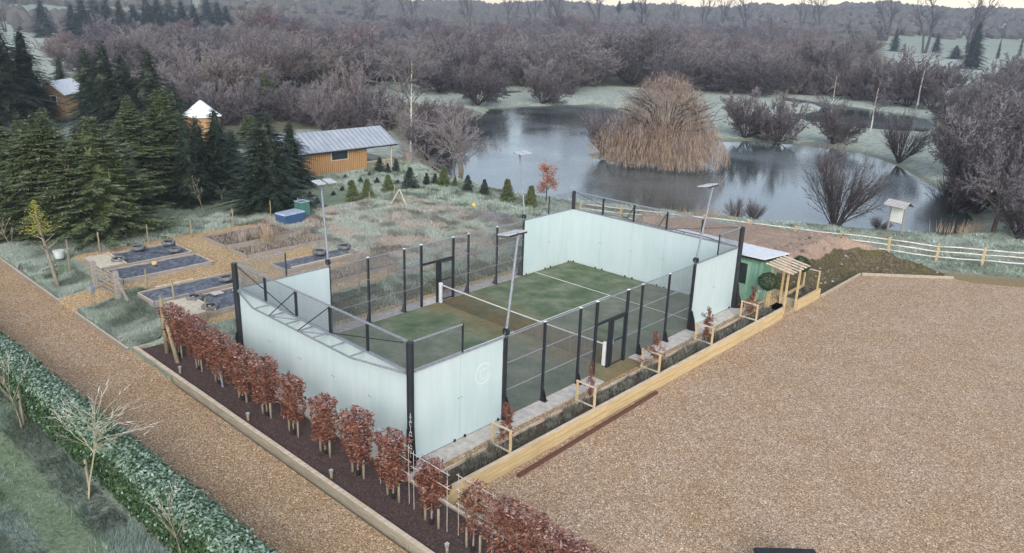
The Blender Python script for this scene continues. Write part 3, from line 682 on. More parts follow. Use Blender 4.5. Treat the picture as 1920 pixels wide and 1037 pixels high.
# ------------------------------------------------------------------ front bed with beeches
m = MB(); m.box(-4.1, 30, -2.36, -.72, -.7, -.05)
b = m.obj('mulch_bed', 'mulch'); tag(b, kind='structure')
m = MB(); rr = random.Random(3)
for i in range(15000):
    x = rr.uniform(-4.0, 19); y = rr.uniform(-2.34, -.74); a = rr.uniform(0, 6.3); l = rr.uniform(.015, .045); w = rr.uniform(.006, .014); z = -.045+rr.uniform(0, .012); t = rr.uniform(-.012, .02)
    c, s = math.cos(a), math.sin(a); m.add([(x-c*l-s*w, y-s*l+c*w, z), (x+c*l, y+s*l, z+t), (x-c*l+s*w, y-s*l-c*w, z+.006)], [(0, 1, 2)])
tag(m.obj('bark_chips', 'mulch_bits'), 'dark bark chips and fallen leaves covering the long bed', 'bark chips', kind='stuff')
def timber(name, a, b, w, z0, z1, mat, label, cat='timber edging', group=None, pieces=None, top=None):
    """length of sleepers: a thing of butted boards"""
    A = Vector((a[0], a[1], 0)); B = Vector((b[0], b[1], 0)); L = (B-A).length; d = (B-A)/L; n = max(1, int(round(L/(pieces or 2.4))))
    r = empty(name, (A.x, A.y, z0), 0, label, cat, group)
    for i in range(n):
        p = A+d*(L*i/n+.004); q = A+d*(L*(i+1)/n-.004); j = R.uniform(-.006, .006)
        mb = PB(); up = Vector((0, 0, (z0+z1)/2)); mb.bar(tuple(p+up+Vector((j, j, 0))), tuple(q+up+Vector((j, j, 0))), w, z1-z0); o = mb.part('board', mat, r, off=(A.x, A.y, z0), bevel=.008)
        if top:
            mb = PB(); up = Vector((0, 0, z1+.006)); mb.bar(tuple(p+up+Vector((j, j, 0))), tuple(q+up+Vector((j, j, 0))), w-.012, .006); mb.part('frosted_top', top, o, off=(A.x, A.y, z0))
    return r
timber('timber_edging', (-4.25, -2.46), (30, -2.40), .16, -.5, .03, 'timber_edge', 'long pale timber edging between the drive and the beech bed', top='timber_frost')
timber('timber_edging', (-4.2, -2.36), (-3.9, -.62), .12, -.5, .03, 'timber_edge', 'short timber edging closing the left end of the beech bed', top='timber_frost')
timber('timber_edging', (-3.9, -.66), (30, -.62), .09, -.5, .0, 'timber_edge', 'thin frosted timber edging behind the beeches, before the glass wall', top='timber_frost')

def leaf_cloud(m, rng, n, sampler, size, flat=.5, mi=0):
    m.cur = mi
    for i in range(n):
        x, y, z = sampler(); l = size*rng.uniform(.6, 1.25); w = l*.32
        d = Vector((rng.gauss(0, 1), rng.gauss(0, 1), rng.gauss(0, 1)*flat)).normalized(); e = d.orthogonal().normalized()
        e = (e*math.cos(rng.uniform(0, 6))+d.cross(e)*math.sin(rng.uniform(0, 6))).normalized()
        e = (e-d*e.dot(d)).normalized(); k = d.cross(e)*w*.45; p = Vector((x, y, z))
        m.add([tuple(p-d*l), tuple(p+e*w+k), tuple(p+d*l), tuple(p-e*w+k)], [(0, 1, 2), (0, 2, 3)])
def beech_meshes(seed, w, z0, z1, n, dense=True, lean=0):
    rng = random.Random(seed); m = MB()
    def samp():
        while True:
            u, v, t = rng.uniform(-1, 1), rng.uniform(-1, 1), rng.uniform(0, 1)
            zz = z0+(z1-z0)*t; k = vnoise(u*w*3+seed*7, zz*3, 1.0)
            prof = 1.0-.12*(2*t-1)**4-.12*(1-t)
            if not dense: prof *= .8+.5*math.sin(t*9+seed)
            if abs(u) > prof+float(k)*.5: continue
            if dense and rng.random() < .55:      # bias towards the outside
                v = math.copysign(rng.uniform(.65, 1.05), v)
            return (u*w/2+lean*t, v*.25*(1+float(k)), zz)
    leaf_cloud(m, rng, int(n*1.5), samp, .066, mi=0)
    def top():
        x, y, z = samp(); return x, y, z1-abs(rng.gauss(0, .05))-(abs(x)/(w/2))**4*.1
    leaf_cloud(m, rng, n//6, top, .060, mi=1)
    cr = m.mesh('beech_crown', ['beech_leaf', 'beech_frost'])
    t = MB(); t.tube([(0, 0, 0), (.01, .0, z0*.7), (-.01, .01, z1-.1)], [.028, .022, .008], 6)
    for k in range(10):
        z = rng.uniform(z0, z1-.1); a = rng.choice((0, math.pi))+rng.gauss(0, .3); l = w*.42
        t.tube([(0, 0, z), (math.cos(a)*l, math.sin(a)*l*.4, z+.2)], [.009, .004], 4)
    return cr, t.mesh('beech_trunk', 'bark_grey')
def stake_mesh(h, r=.035):
    m = MB(); m.tube([(0, 0, -.15), (0, 0, h)], [r, r], 9); return m.mesh('stake', 'stake', True)
ST = stake_mesh(.62)
def guard_mesh():
    m = MB(); m.tube([(0, 0, 0), (0, 0, .18)], [.06, .05], 8); return m.mesh('trunk_guard', 'black_trim')
GD = guard_mesh()
BV = [beech_meshes(i, 1.72 if i < 3 else 1.0, .55, 2.02, 1800 if i < 3 else 1500) for i in range(6)]
BSP = beech_meshes(21, .95, .62, 1.95, 420, False)
BMID = beech_meshes(22, 1.0, .55, 1.90, 1000, False)
BL = [(-2.3, -1.55, 0, 'tall narrow copper beech at the far left end, beside the round post'), (-.6, -1.55, 0, 'copper beech in the joined-up leafy run, next to the far left one'), (1.0, -1.58, 1, 'copper beech in the joined leafy run, before the court corner post'),
      (2.75, -1.6, 2, 'copper beech in the joined leafy run, in front of the first glass joint'), (4.35, -1.6, 3, 'copper beech ending the joined leafy run, beside the first gap'), (6.0, -1.6, 4, 'narrow copper beech standing alone after the joined run'),
      (7.75, -1.58, 5, 'copper beech in front of the middle of the near glass wall'), (9.4, -1.55, 3, 'full copper beech two left of the lettered corner post'), (11.05, -1.55, 4, 'narrow copper beech just left of the lettered corner post'),
      (12.7, -1.55, 'm', 'looser copper beech in front of the sleeper wall end'), (14.3, -1.55, 's', 'nearly bare beech with few copper leaves on a bamboo frame'), (15.75, -1.5, 1, 'wide copper beech against the yard gravel at the bottom of the photo'),
      (17.4, -1.5, 2, 'copper beech at the bottom edge, last in the row to the right')]
def cane_frame(x, w, z1, parent):
    m = PB()
    for q in (-w/2, w/2): m.tube([(x+q, -1.5, .1), (x+q, -1.5, z1+.08)], [.008, .007], 5)
    for z in (z1, z1-.42, z1-.84): m.tube([(x-w/2-.1, -1.49, z), (x+w/2+.1, -1.49, z-.01)], [.012, .010], 5)
    m.part('cane_frame', 'cane', parent, off=(parent.location.x, parent.location.y, parent.location.z))
for i, (x, y, v, lab) in enumerate(BL):
    cr, tr = BSP if v == 's' else BMID if v == 'm' else BV[v]
    r = proto_copy([('trunk', tr), ('crown', cr), ('trunk_guard', GD)], 'copper_beech', (x, y, -.05), R.uniform(-.06, .06)+(math.pi if i % 2 else 0), (R.uniform(.92, 1.06), R.uniform(.85, 1.15), R.uniform(.95, 1.05)), lab, 'tree', 'pleached copper beeches along the drive')
    for k in (-1, 1):
        s = bpy.data.objects.new('stake', ST); COL.objects.link(s); s.parent = r; s.location = (k*.26, 0, 0)
    if 'm' == v or 's' == v or i == 8: cane_frame(x, 1.3, 1.86, r)
# big round posts at the left end
m = MB(); m.tube([(-2.9, -1.75, -.2), (-2.9, -1.75, 2.3)], [.085, .075], 12); tag(m.obj('wooden_post', 'post_green', smooth=True), 'tall round wooden post at the left end of the beeches', 'post')
m = MB(); m.tube([(-1.75, -1.85, -.1), (-2.8, -1.75, 1.75)], [.08, .07], 12); tag(m.obj('wooden_strut', 'post_green', smooth=True), 'slanting round wooden strut leaning against the tall end post', 'post')
m = MB(); m.tube([(1.35, -1.62, -.05), (1.05, -1.6, .85)], [.035, .035], 8); tag(m.obj('plastic_pipe', 'blue_frost', smooth=True), 'short grey-blue pipe leaning under the joined beeches', 'pipe')
def bollard(x, y, z, lab, h=.32):
    r = empty('bollard_light', (x, y, z), 0, lab, 'garden light', 'small bollard lights')
    m = PB(); m.tube([(x, y, z-.1), (x, y, z+h)], [.045, .045], 8); m.part('stem', 'post_green', r, True, off=(x, y, z))
    m = PB(); m.box(x-.045, x+.045, y-.045, y+.045, z+h, z+h+.07, .005); m.part('lamp_housing', 'steel_frost', r, off=(x, y, z)); m = PB(); m.box(x-.05, x+.05, y-.05, y+.05, z+h+.072, z+h+.08); m.part('frosted_cap', 'lamp_frost', r, off=(x, y, z))
for (px, py, lab) in ((328, 703, 'small bollard light near the left end of the mulch bed'), (455, 792, 'small bollard light second along the mulch bed edge'), (620, 897, 'small bollard light in the middle of the mulch bed edge'), (838, 1036, 'small bollard light at the bottom edge of the photo')):
    p = un(px, py, -.05); bollard(p[0], max(p[1], -2.2), -.05, lab, .2)
for (px, py, lab) in ((225, 642, 'short bollard light in frosted grass right of the garden gate'), (34, 512, 'short bollard light in the frosted verge at the far left')):
    p = gp(px, py); bollard(*p, lab, .3)

# ------------------------------------------------------------------ right-hand planting strip
timber('sleeper_wall', (11.95, -.5), (11.95, 21.45), .14, -.45, -.165, 'timber_new', 'long new yellow sleeper wall retaining the bed beside the gravel yard', 'sleeper wall')
w2 = [c for c in COL.objects if c.parent and c.parent.name == 'sleeper_wall']
for c in w2:
    d = bpy.data.objects.new('board', c.data); COL.objects.link(d); d.parent = c.parent; d.location = (-.006, 0, .30)
    bmod = d.modifiers.new('bevel', 'BEVEL'); bmod.width = .008; bmod.segments = 2
m = MB(); m.box(11.885, 12.015, -.5, 21.45, .1365, .145); fr = m.obj('frosted_top', 'timber_frost'); fr.parent = bpy.data.objects['sleeper_wall']; fr.location = (-11.95, .5, .45)
timber('bed_board', (11.06, .2), (11.06, 21.3), .05, -.2, .07, 'timber_frost', 'thin frosted board between the gravel strip and the plants', 'timber edging')
m = MB(); m.box(11.09, 11.87, -.5, 21.4, -.6, -.04); tag(m.obj('planting_bed_soil', 'soil_bed'), kind='structure')
m = MB(); m.box(10.69, 11.03, -.6, 21.5, -.6, -.05); tag(m.obj('gravel_strip', 'gravel_drive'), kind='structure')
m = MB(); m.box(10.0, 12.0, 21.5, 22.9, -.5, -.20); tag(m.obj('shed_path', 'gravel_drive'), kind='structure')
m = MB(); m.bar((12.22, 10.2, -.36), (12.42, 2.2, -.36), .12, .10); tag(m.obj('rusty_steel_beam', 'rust'), 'long rusty steel section lying on gravel along the sleeper wall', 'steel beam')
def tuft_mesh(seed, n, h, sp, mat, lw=.008, lean=.6):
    rng = random.Random(seed); m = MB()
    for i in range(n):
        a = rng.uniform(0, 6.283); r = sp*math.sqrt(rng.random())*.6; x, y = r*math.cos(a), r*math.sin(a); l = h*rng.uniform(.5, 1.1); t = rng.uniform(.1, lean); a2 = a+rng.gauss(0, .6)
        tx, ty = x+math.cos(a2)*l*t, y+math.sin(a2)*l*t; w = lw; px, py = -math.sin(a2)*w, math.cos(a2)*w
        mx, my = (x+tx)/2-math.cos(a2)*l*.06, (y+ty)/2-math.sin(a2)*l*.06
        m.add([(x-px, y-py, 0), (x+px, y+py, 0), (mx+px, my+py, l*.6), (mx-px, my-py, l*.6), (tx, ty, l*math.sqrt(max(.1, 1-t*t)))], [(0, 1, 2, 3), (3, 2, 4)])
    return m.mesh('plant_mesh', mat)
LV = [tuft_mesh(i, 150, .34, .36, 'lavender', .007) for i in range(4)]
for i in range(44):
    yy = .3+i*.475; x = 11.48+R.uniform(-.17, .17); o = bpy.data.objects.new('lavender_plant', LV[i % 4]); COL.objects.link(o); o.location = (x, yy+R.uniform(-.1, .1), -.05); o.rotation_euler = (0, 0, R.uniform(0, 6)); s = R.uniform(.75, 1.15); o.scale = (s, s, s)
    tag(o, 'grey-green frosted lavender clump in the strip beside the sleeper wall', 'plant', 'lavender plants in the long strip')
def whip(seed):
    rng = random.Random(seed); m = MB(); pts = []
    for k in range(9):
        z = .45+k*.155; rad = (.74-.078*k)*rng.choice((.35, .8, 1.1))
        for j in range(3 if k < 6 else 2): a = rng.uniform(0, 6.28); pts.append((a, z, rad))
    t = MB(); t.tube([(0, 0, 0), (.02, 0, .9), (-.01, .02, 1.85)], [.02, .014, .005], 5)
    for a, z, rad in pts:
        e = Vector((math.cos(a)*rad, math.sin(a)*rad, z+.12)); t.tube([(0, 0, z), tuple(e)], [.006, .003], 4)
        leaf_cloud(m, rng, 42, lambda: (e.x*rng.uniform(.25, 1.05)+rng.gauss(0, .045), e.y*rng.uniform(.25, 1.05)+rng.gauss(0, .045), z+.12*rng.random()+rng.gauss(0, .045)), .058, mi=0)
    return m.mesh('whip_crown', ['beech_leaf']), t.mesh('whip_trunk', 'bark_grey')
WP = [whip(31), whip(32), whip(33)]
BARE = tuft_mesh(40, 40, .9, .3, 'beech_frost', .005, .5)
FRL = ['nearest the lettered corner post', 'second from the near end, in front of the mesh', 'in front of the court gate', 'fourth along, before the far floodlight', 'last one, beside the shed corner']
for i, yy in enumerate((2.45, 6.75, 10.85, 14.9, 18.95)):
    r = empty('tree_guard_frame', (11.45, yy, -.05), 0, 'wooden post and rail frame, '+FRL[i], 'wooden frame', 'wooden frames along the strip'); o3 = (11.45, yy, -.05)
    for xx in (11.05, 11.83): m = PB(); m.box(xx-.035, xx+.035, yy-.035, yy+.035, -.2, .82); m.part('post', 'timber_new', r, off=o3, bevel=.004)
    for z in (.84, .12):
        m = PB(); m.box(11.0, 11.88, yy-.035 if z > .5 else yy-.05, yy+.035 if z > .5 else yy-.036, z, z+.04 if z > .5 else z+.06); m.part('rail', 'timber_frost' if z > .5 else 'timber_pale', r, off=o3)
    cr, tr = WP[i % 3]
    t = proto_copy([('trunk', tr), ('crown', cr)], 'young_beech', (11.4+.04*(i % 2), yy+.22, -.05), i*1.3, (.9 if i != 1 else .62,)*3 if i != 1 else (.45, .45, .95), 'young copper-leaved beech, '+FRL[i], 'tree', 'young beeches in the strip')
# pergola, second planter, topiary, shed
r = empty('pergola', (11.55, 22.2, -.4), 0, 'small new wooden arch with slatted frosted roof over the path gap', 'pergola'); o3 = (11.55, 22.2, -.4)
for xx in (11.15, 11.95):
    for yy in (21.6, 22.95): m = PB(); m.box(xx-.045, xx+.045, yy-.045, yy+.045, -.5, 1.93+(0.12 if xx < 11.5 else -.05)); m.part('post', 'timber_new', r, off=o3, bevel=.004)
for yy in (21.55, 23.0): m = PB(); m.bar((10.95, yy, 2.10), (12.2, yy, 1.90), .05, .08); m.part('rafter', 'timber_new', r, off=o3)
for i in range(6):
    yy = 21.35+i*.37; m = PB(); m.bar((10.9, yy, 2.17), (12.28, yy, 1.945), .16, .03); m.part('slat', 'timber_frost', r, off=o3)
r = empty('planter_box', (11.5, 24.4, -.4), 0, 'short new sleeper planter at the foot of the spoil heap', 'planter'); o3 = (11.5, 24.4, -.4)
for a_, b_ in (((11.95, 23.1), (11.95, 25.85)), ((11.02, 23.17), (11.88, 23.17)), ((11.09, 23.24), (11.09, 25.8))):
    for k in (0, 1):
        z = -.45+k*.285; m = PB(); m.bar((a_[0], a_[1], z+.14), (b_[0], b_[1], z+.14), .14 if a_[0] == b_[0] else .13, .28); m.part('board', 'timber_new' if a_[0] == b_[0] else 'timber_edge', r, off=o3, bevel=.008)
m = PB(); m.box(11.17, 11.87, 23.25, 25.8, -.4, .02); m.part('soil', 'soil_bed', r, off=o3)
for i in range(5):
    o = bpy.data.objects.new('lavender_plant', LV[i % 4]); COL.objects.link(o); o.location = (11.4+.25*(i % 2), 23.6+i*.45, .0); o.scale = (.7, .7, .7); tag(o, 'frosted lavender clump inside the short planter by the heap', 'plant', 'lavender plants in the short planter')
def trellis(x, y0, y1, z0, lab):
    r = empty('trellis_fence', (x, y0, z0), 0, lab, 'low fence'); o3 = (x, y0, z0)
    for yy in (y0, y1): m = PB(); m.box(x-.035, x+.035, yy-.035, yy+.035, z0-.2, z0+.95); m.part('post', 'timber_new', r, off=o3)
    for z in (.95, .3): m = PB(); m.box(x-.04, x+.04, y0-.04, y1+.04, z0+z+.001, z0+z+.035); m.part('rail', 'timber_pale', r, off=o3)
trellis(11.08, 20.2, 21.45, 0, 'low timber rail joining the pergola on the court side')
def trx(x0, x1, y, z0, lab):
    r = empty('trellis_fence', (x0, y, z0), 0, lab, 'low fence'); o3 = (x0, y, z0)
    for xx in (x0, x1): m = PB(); m.box(xx-.035, xx+.035, y-.035, y+.035, z0-.2, z0+.95); m.part('post', 'timber_new', r, off=o3)
    m = PB(); m.box(x0-.04, x1+.04, y-.04, y+.04, z0+.951, z0+.985); m.part('rail', 'timber_pale', r, off=o3)
trx(11.15, 11.9, 25.65, .1, 'low timber frame across the far end of the short planter')
def bay(seed):
    rng = random.Random(seed); m = MB()
    def s():
        v = Vector((rng.gauss(0, 1), rng.gauss(0, 1), rng.gauss(0, 1))).normalized(); r = .46*(1+.16*float(vnoise(v.x*3+seed, v.y*3+v.z*2, 1)))*(rng.uniform(.6, 1.04)**.4); return v.x*r, v.y*r, 1.55+v.z*r*.93
    leaf_cloud(m, rng, 2600, s, .05, mi=0); t = MB(); t.tube([(0, 0, 0), (.01, .01, 1.4)], [.028, .022], 7); return m.mesh('bay_crown', 'bay_leaf'), t.mesh('bay_trunk', 'bark_grey')
B1, B2 = bay(1), bay(2)
proto_copy([('trunk', B1[1]), ('crown', B1[0])], 'bay_tree', (11.35, 20.75, -.05), 0, 1, 'round clipped dark bay lollipop tree in front of the green shed', 'tree')
proto_copy([('trunk', B2[1]), ('crown', B2[0])], 'bay_tree', (11.35, 24.35, 0), 0, 1.02, 'round clipped dark bay lollipop tree behind the pergola roof', 'tree')
timber('yard_edging', (12.02, 25.95), (12.02, 31.5), .09, -.5, -.28, 'timber_edge', 'low timber edging holding the foot of the spoil heap, side facing the court', top='timber_frost')
timber('yard_edging', (12.08, 31.58), (16.0, 35.0), .10, -.5, -.27, 'timber_edge', 'low pale timber edging along the front of the spoil heap', top='timber_frost')

S_ = empty('garden_shed', (7.7, 22.6, -.2), 0, 'green painted timber shed with frosted flat roof behind the court', 'shed'); so3 = (7.7, 22.6, -.2)
m = PB(); m.box(4.8, 10.5, 21.75, 23.5, -.35, 2.12); m.part('wall', 'shed_green', S_, off=so3)
m = PB()
for i in range(24): m.box(4.85+i*.235, 4.87+i*.235, 21.735, 21.75, -.3, 2.1)
for i in range(7): m.box(10.5, 10.515, 21.8+i*.25, 21.82+i*.25, -.3, 2.05)
m.part('cladding_strips', 'shed_trim', S_, off=so3)
m = PB(); m.plate([(4.65, 21.45, 2.28), (10.72, 21.45, 2.28), (10.95, 23.75, 2.18), (4.65, 23.75, 2.18)], .05); m.part('roof', 'roof_frost', S_, off=so3)
m = PB(); m.plate([(4.66, 21.47, 2.195), (10.70, 21.47, 2.195), (10.92, 23.72, 2.095), (4.66, 23.72, 2.095)], .10); m.part('fascia', 'black_trim', S_, off=so3)
m = PB(); m.box(9.0, 9.95, 21.69, 21.73, -.15, 1.95); dr = m.part('door', 'shed_trim', S_, off=so3)
m = PB(); m.box(9.15, 9.8, 21.675, 21.689, .75, 1.8); m.part('window', 'window_dark', dr, off=so3)
m = PB(); m.box(10.44, 10.53, 21.70, 21.80, -.3, 2.1); m.part('corner_trim', 'shed_trim', S_, off=so3); m = PB(); m.box(10.44, 10.53, 23.45, 23.52, -.3, 2.0); m.part('corner_trim', 'shed_trim', S_, off=so3)

# ------------------------------------------------------------------ post and rail fence beyond the court
def rail_fence(P, label, rails, hgt=1.15, mat='timber_new', rmat='timber_rail', name='post_and_rail_fence'):
    z0 = hz(*P[0]); r = empty(name, (P[0][0], P[0][1], z0), 0, label, 'fence'); o3 = (P[0][0], P[0][1], z0)
    zs = [hz(*p) for p in P]
    for (x, y), z in zip(P, zs):
        m = PB(); m.box(x-.065, x+.065, y-.06, y+.06, z-.3, z+hgt); m.box(x-.06, x+.06, y-.055, y+.055, z+hgt+.001, z+hgt+.03, .02); o = m.part('post', mat, r, off=o3, bevel=.01)
    for i in range(len(P)-1):
        for q in rails:
            a = Vector((P[i][0], P[i][1], zs[i]+q)); b = Vector((P[i+1][0], P[i+1][1], zs[i+1]+q)); mid = (a+b)/2+Vector((0, .02, R.uniform(-.05, .03)))
            m = PB(); m.tube([a, a.lerp(mid, .5)+Vector((0, 0, .01)), mid, mid.lerp(b, .5), b], [.034, .042, .045, .042, .034], 6); m.part('rail', rmat, r, off=o3, smooth=True)
FP = [(-6.0, 28.4), (-3.3, 29.4), (-.8, 30.6), (1.7, 31.7), (4.3, 32.95), (6.8, 34.2), (9.25, 35.5), (11.7, 36.9), (14.15, 38.3), (16.35, 39.75), (18.9, 41.3), (21.6, 42.9)]
rail_fence(FP, 'post and rail fence with frosted cleft rails between yard and pond', (.35, .68, 1.0))

# info board
x, y, z = gp(1676, 436)
r = empty('notice_board', (x, y, z), math.radians(-14), 'white notice board on posts under a little frosted roof by the pond', 'notice board')
for k in (-.5, .5): m = MB(); m.box(k-.05, k+.05, -.05, .05, -.2, 2.0); m.obj('post', 'timber_grey', r)
m = MB(); m.box(-.44, .44, -.09, -.055, .75, 1.92); m.obj('board', 'sign_white', r); m = MB(); m.box(-.448, .448, -.05, .02, .68, .745); m.obj('ledge', 'timber_grey', r)
rf = MB()
rf.plate([(-.8, -.62, 1.92), (.8, -.62, 1.92), (.8, 0, 2.32), (-.8, 0, 2.32)], .03); rf.plate([(-.8, 0, 2.32), (.8, 0, 2.32), (.8, .62, 1.92), (-.8, .62, 1.92)], .03); ro = rf.obj('roof', 'timber_grey', r)
for i in range(5):
    t_ = i/5; m = MB(); m.bar((-.8, -.58+t_*.56, 1.975+t_*.36), (.8, -.58+t_*.56, 1.975+t_*.36), .07, .02); m.obj('frosted_slat', 'canvas', ro)

# ------------------------------------------------------------------ kitchen garden
timber('verge_edging', (-30, -2.72), (-12.15, -2.72), .10, -.3, -.06, 'timber_grey', 'weathered edging board between the drive and the left verge', top='timber_frost')
timber('verge_edging', (-12.15, -2.7), (-12.0, -1.15), .10, -.3, -.04, 'timber_edge', 'short edging board at the gate side of the left verge', top='timber_frost')
timber('verge_edging', (-9.95, -2.72), (-4.4, -2.68), .09, -.3, -.04, 'timber_grey', 'weathered edging board in front of the verge by the beech bed', top='timber_frost')
timber('verge_edging', (-9.6, .05), (-3.8, .35), .06, -.1, .32, 'timber_grey', 'old board behind the frosted verge by the raised beds')

def raised_bed(px4, label, fill, zt=.70, planks=True):
    P = [un(*q, zt)[:2] for q in px4]
    xs = sorted([p[0] for p in P]); ys = sorted([p[1] for p in P]); x0, x1 = (xs[0]+xs[1])/2, (xs[2]+xs[3])/2; y0, y1 = (ys[0]+ys[1])/2, (ys[2]+ys[3])/2
    z0 = min(hz(x0, y0), hz(x1, y0), hz((x0+x1)/2, (y0+y1)/2)); r = empty('raised_bed', (x0, y0, z0), 0, label, 'raised bed', 'timber raised beds in the kitchen garden'); o3 = (x0, y0, z0)
    for a_, b_ in (((x0, y0), (x1, y0)), ((x1, y0+.06), (x1, y1-.06)), ((x1, y1), (x0, y1)), ((x0, y1-.06), (x0, y0+.06))):
        m = PB(); m.bar((a_[0], a_[1], (z0+zt)/2-.1), (b_[0], b_[1], (z0+zt)/2-.1), .06, zt-z0+.2); m.part('side_board', 'timber_grey', r, off=o3, bevel=.006)
        m = PB(); m.bar((a_[0], a_[1], zt+.004), (b_[0], b_[1], zt+.004), .05, .006); m.part('frosted_rim', 'timber_frost' if fill != 'soil' else 'bark_grey', r, off=o3)
    n = 36; gx_, gy_ = np.meshgrid(np.linspace(x0+.04, x1-.04, 14), np.linspace(y0+.04, y1-.04, n))
    zq = zt-.06+.05*vnoise(gx_.ravel(), gy_.ravel(), 2.2)+.05*vnoise(gx_.ravel()+9, gy_.ravel(), 5)
    s = grid_obj('plastic_cover' if fill != 'soil' else 'soil', gx_, gy_, zq, ['plastic_sheet' if fill != 'soil' else 'soil_bed']); s.parent = r; s.location = (-x0, -y0, -z0)
    return x0, x1, y0, y1, zt
beds = {}
for k, px4, lab, fill in (('A', [(149, 483), (329, 456), (360, 472), (195, 502)], 'raised bed under frosted black plastic with four tyres, farthest left', 'p'),
                     ('B', [(195, 503), (373, 478), (400, 490), (226, 524)], 'narrow raised bed with crumpled plastic just behind the gate', 'p'),
                     ('C', [(257, 547), (431, 512), (450, 528), (287, 566)], 'narrow plastic-covered raised bed with a single tyre at its far end', 'p'),
                     ('D', [(312, 567), (447, 537), (482, 560), (364, 595)], 'plastic-covered raised bed with two tyres behind the first beeches', 'p'),
                     ('E', [(384, 444), (510, 417), (556, 434), (425, 460)], 'soil-filled raised bed with dead shrubs, farthest back', 'soil'),
                     ('F', [(437, 466), (580, 436), (607, 447), (464, 479)], 'soil-filled raised bed with fruit bushes in front of the blue box', 'soil'),
                     ('G', [(505, 493), (655, 463), (680, 474), (536, 506)], 'raised bed under grey plastic with two tyres behind the court corner', 'p'),
                     ('H', [(582, 512), (722, 482), (750, 495), (620, 524)], 'soil-filled raised bed seen through the court side mesh', 'soil')):
    beds[k] = raised_bed(px4, lab, fill)
def tyre_mesh():
    m = MB(); prof = [(.17, .0), (.16, .05), (.19, .16), (.24, .19), (.30, .18), (.335, .13), (.335, .06), (.30, .01), (.24, .0)]
    n = 28; k = len(prof); vs = []
    for i in range(n):
        a = 2*math.pi*i/n; vs += [(r*math.cos(a), r*math.sin(a), z) for r, z in prof]
    m.add(vs, [(i*k+j, ((i+1) % n)*k+j, ((i+1) % n)*k+(j+1) % k, i*k+(j+1) % k) for i in range(n) for j in range(k)]); m.m = [1 if j in (0, 1, 8) else 0 for i in range(n) for j in range(k)]; m.cur = 1; m.add([(.175*math.cos(2*math.pi*i/n), .175*math.sin(2*math.pi*i/n), .03) for i in range(n)], [tuple(range(n))]); return m.mesh('tyre_mesh', ['tyre', 'black_trim'], True)  # black inner faces and disc paint the shade inside the tyre hole
TY = tyre_mesh()
for px, py, lab in ((259, 467, 'old tyre at the middle of the leftmost raised bed'), (316, 457, 'old tyre at the far corner of the leftmost raised bed'), (329, 471, 'old tyre near the right end of the leftmost raised bed'), (223, 489, 'old tyre beside the pale board on the leftmost raised bed'),
                    (425, 524, 'single old tyre left of the court corner post'), (365, 560, 'old tyre next to the pale board, farther of the two above the beeches'), (395, 578, 'old tyre nearest the beech tops'), (599, 475, 'old tyre on the grey bed left of the floodlight pole'), (645, 465, 'old tyre at the far end of the grey bed')):
    p = un(px, py, .72); o = bpy.data.objects.new('old_tyre', TY); COL.objects.link(o); o.location = (p[0], p[1], .70); o.rotation_euler = (R.uniform(-.08, .08), R.uniform(-.08, .08), R.uniform(0, 6)); s = R.uniform(1.0, 1.14); o.scale = (s, s, s); tag(o, lab, 'tyre', 'old tyres weighing down the plastic')
def board(x0, x1, y0, y1, z, lab, th=.02, mat='timber_pale'):
    m = MB(); m.box(x0, x1, y0, y1, z, z+th); tag(m.obj('plywood_board', mat, bevel=.003), lab, 'board')
a = beds['A']; board(a[0]-.0, a[1]+.03, a[2]-.05, a[2]+1.05, .735, 'pale plywood sheet covering the near-left end of the tyre bed'); m = MB(); m.box(a[0]-.05, a[1]+.05, a[2]+1.1, a[2]+1.18, .74, .80); tag(m.obj('timber_batten', 'timber_pale'), 'pale batten lying beside the plywood on the leftmost bed', 'batten')
a = beds['D']; board(a[0], a[1], a[2]-.05, a[2]+.95, .735, 'pale plywood sheet behind the leftmost copper beeches'); m = MB(); m.box(a[0]-.02, a[1]+.05, a[2]+.98, a[2]+1.06, .74, .80); tag(m.obj('timber_batten', 'timber_pale'), 'pale batten lying beside the plywood behind the beeches', 'batten')
a = beds['G']; m = MB(); m.box(a[1]-.05, a[1]+.02, a[2]+.3, a[3]-.7, .75, .80); tag(m.obj('timber_batten', 'timber_pale'), 'long pale batten along the front of the grey plastic bed', 'batten')
a = beds['C']; m = MB(); m.box(a[0]-.05, a[0]+.02, a[2]+.8, a[2]+2.6, .75, .80); tag(m.obj('timber_batten', 'timber_pale'), 'pale batten on the back rim of the single-tyre bed', 'batten')
a = beds['B']; m = MB(); m.tube([(a[0]+.5, a[2]+2.0, .76), (a[0]+.62, a[2]+2.2, .78)], [.12, .11], 10); tag(m.obj('log', 'timber_new', smooth=True), 'short sawn log lying on the narrow plastic-covered bed', 'log')
for k, (bx, by, lb) in enumerate(((0, .6, 'flat stone slab'), (.3, 1.5, 'grey paving slab'), (.2, 2.2, 'small broken slab'))):
    a = beds['D']; m = MB(); m.box(a[0]+.1+bx, a[0]+.5+bx, a[2]+1.3+by, a[2]+1.75+by, .70, .75); o = m.obj('paving_slab', 'concrete', bevel=.01); tag(o, lb+' weighing plastic between the two-tyre bed and court post', 'slab')

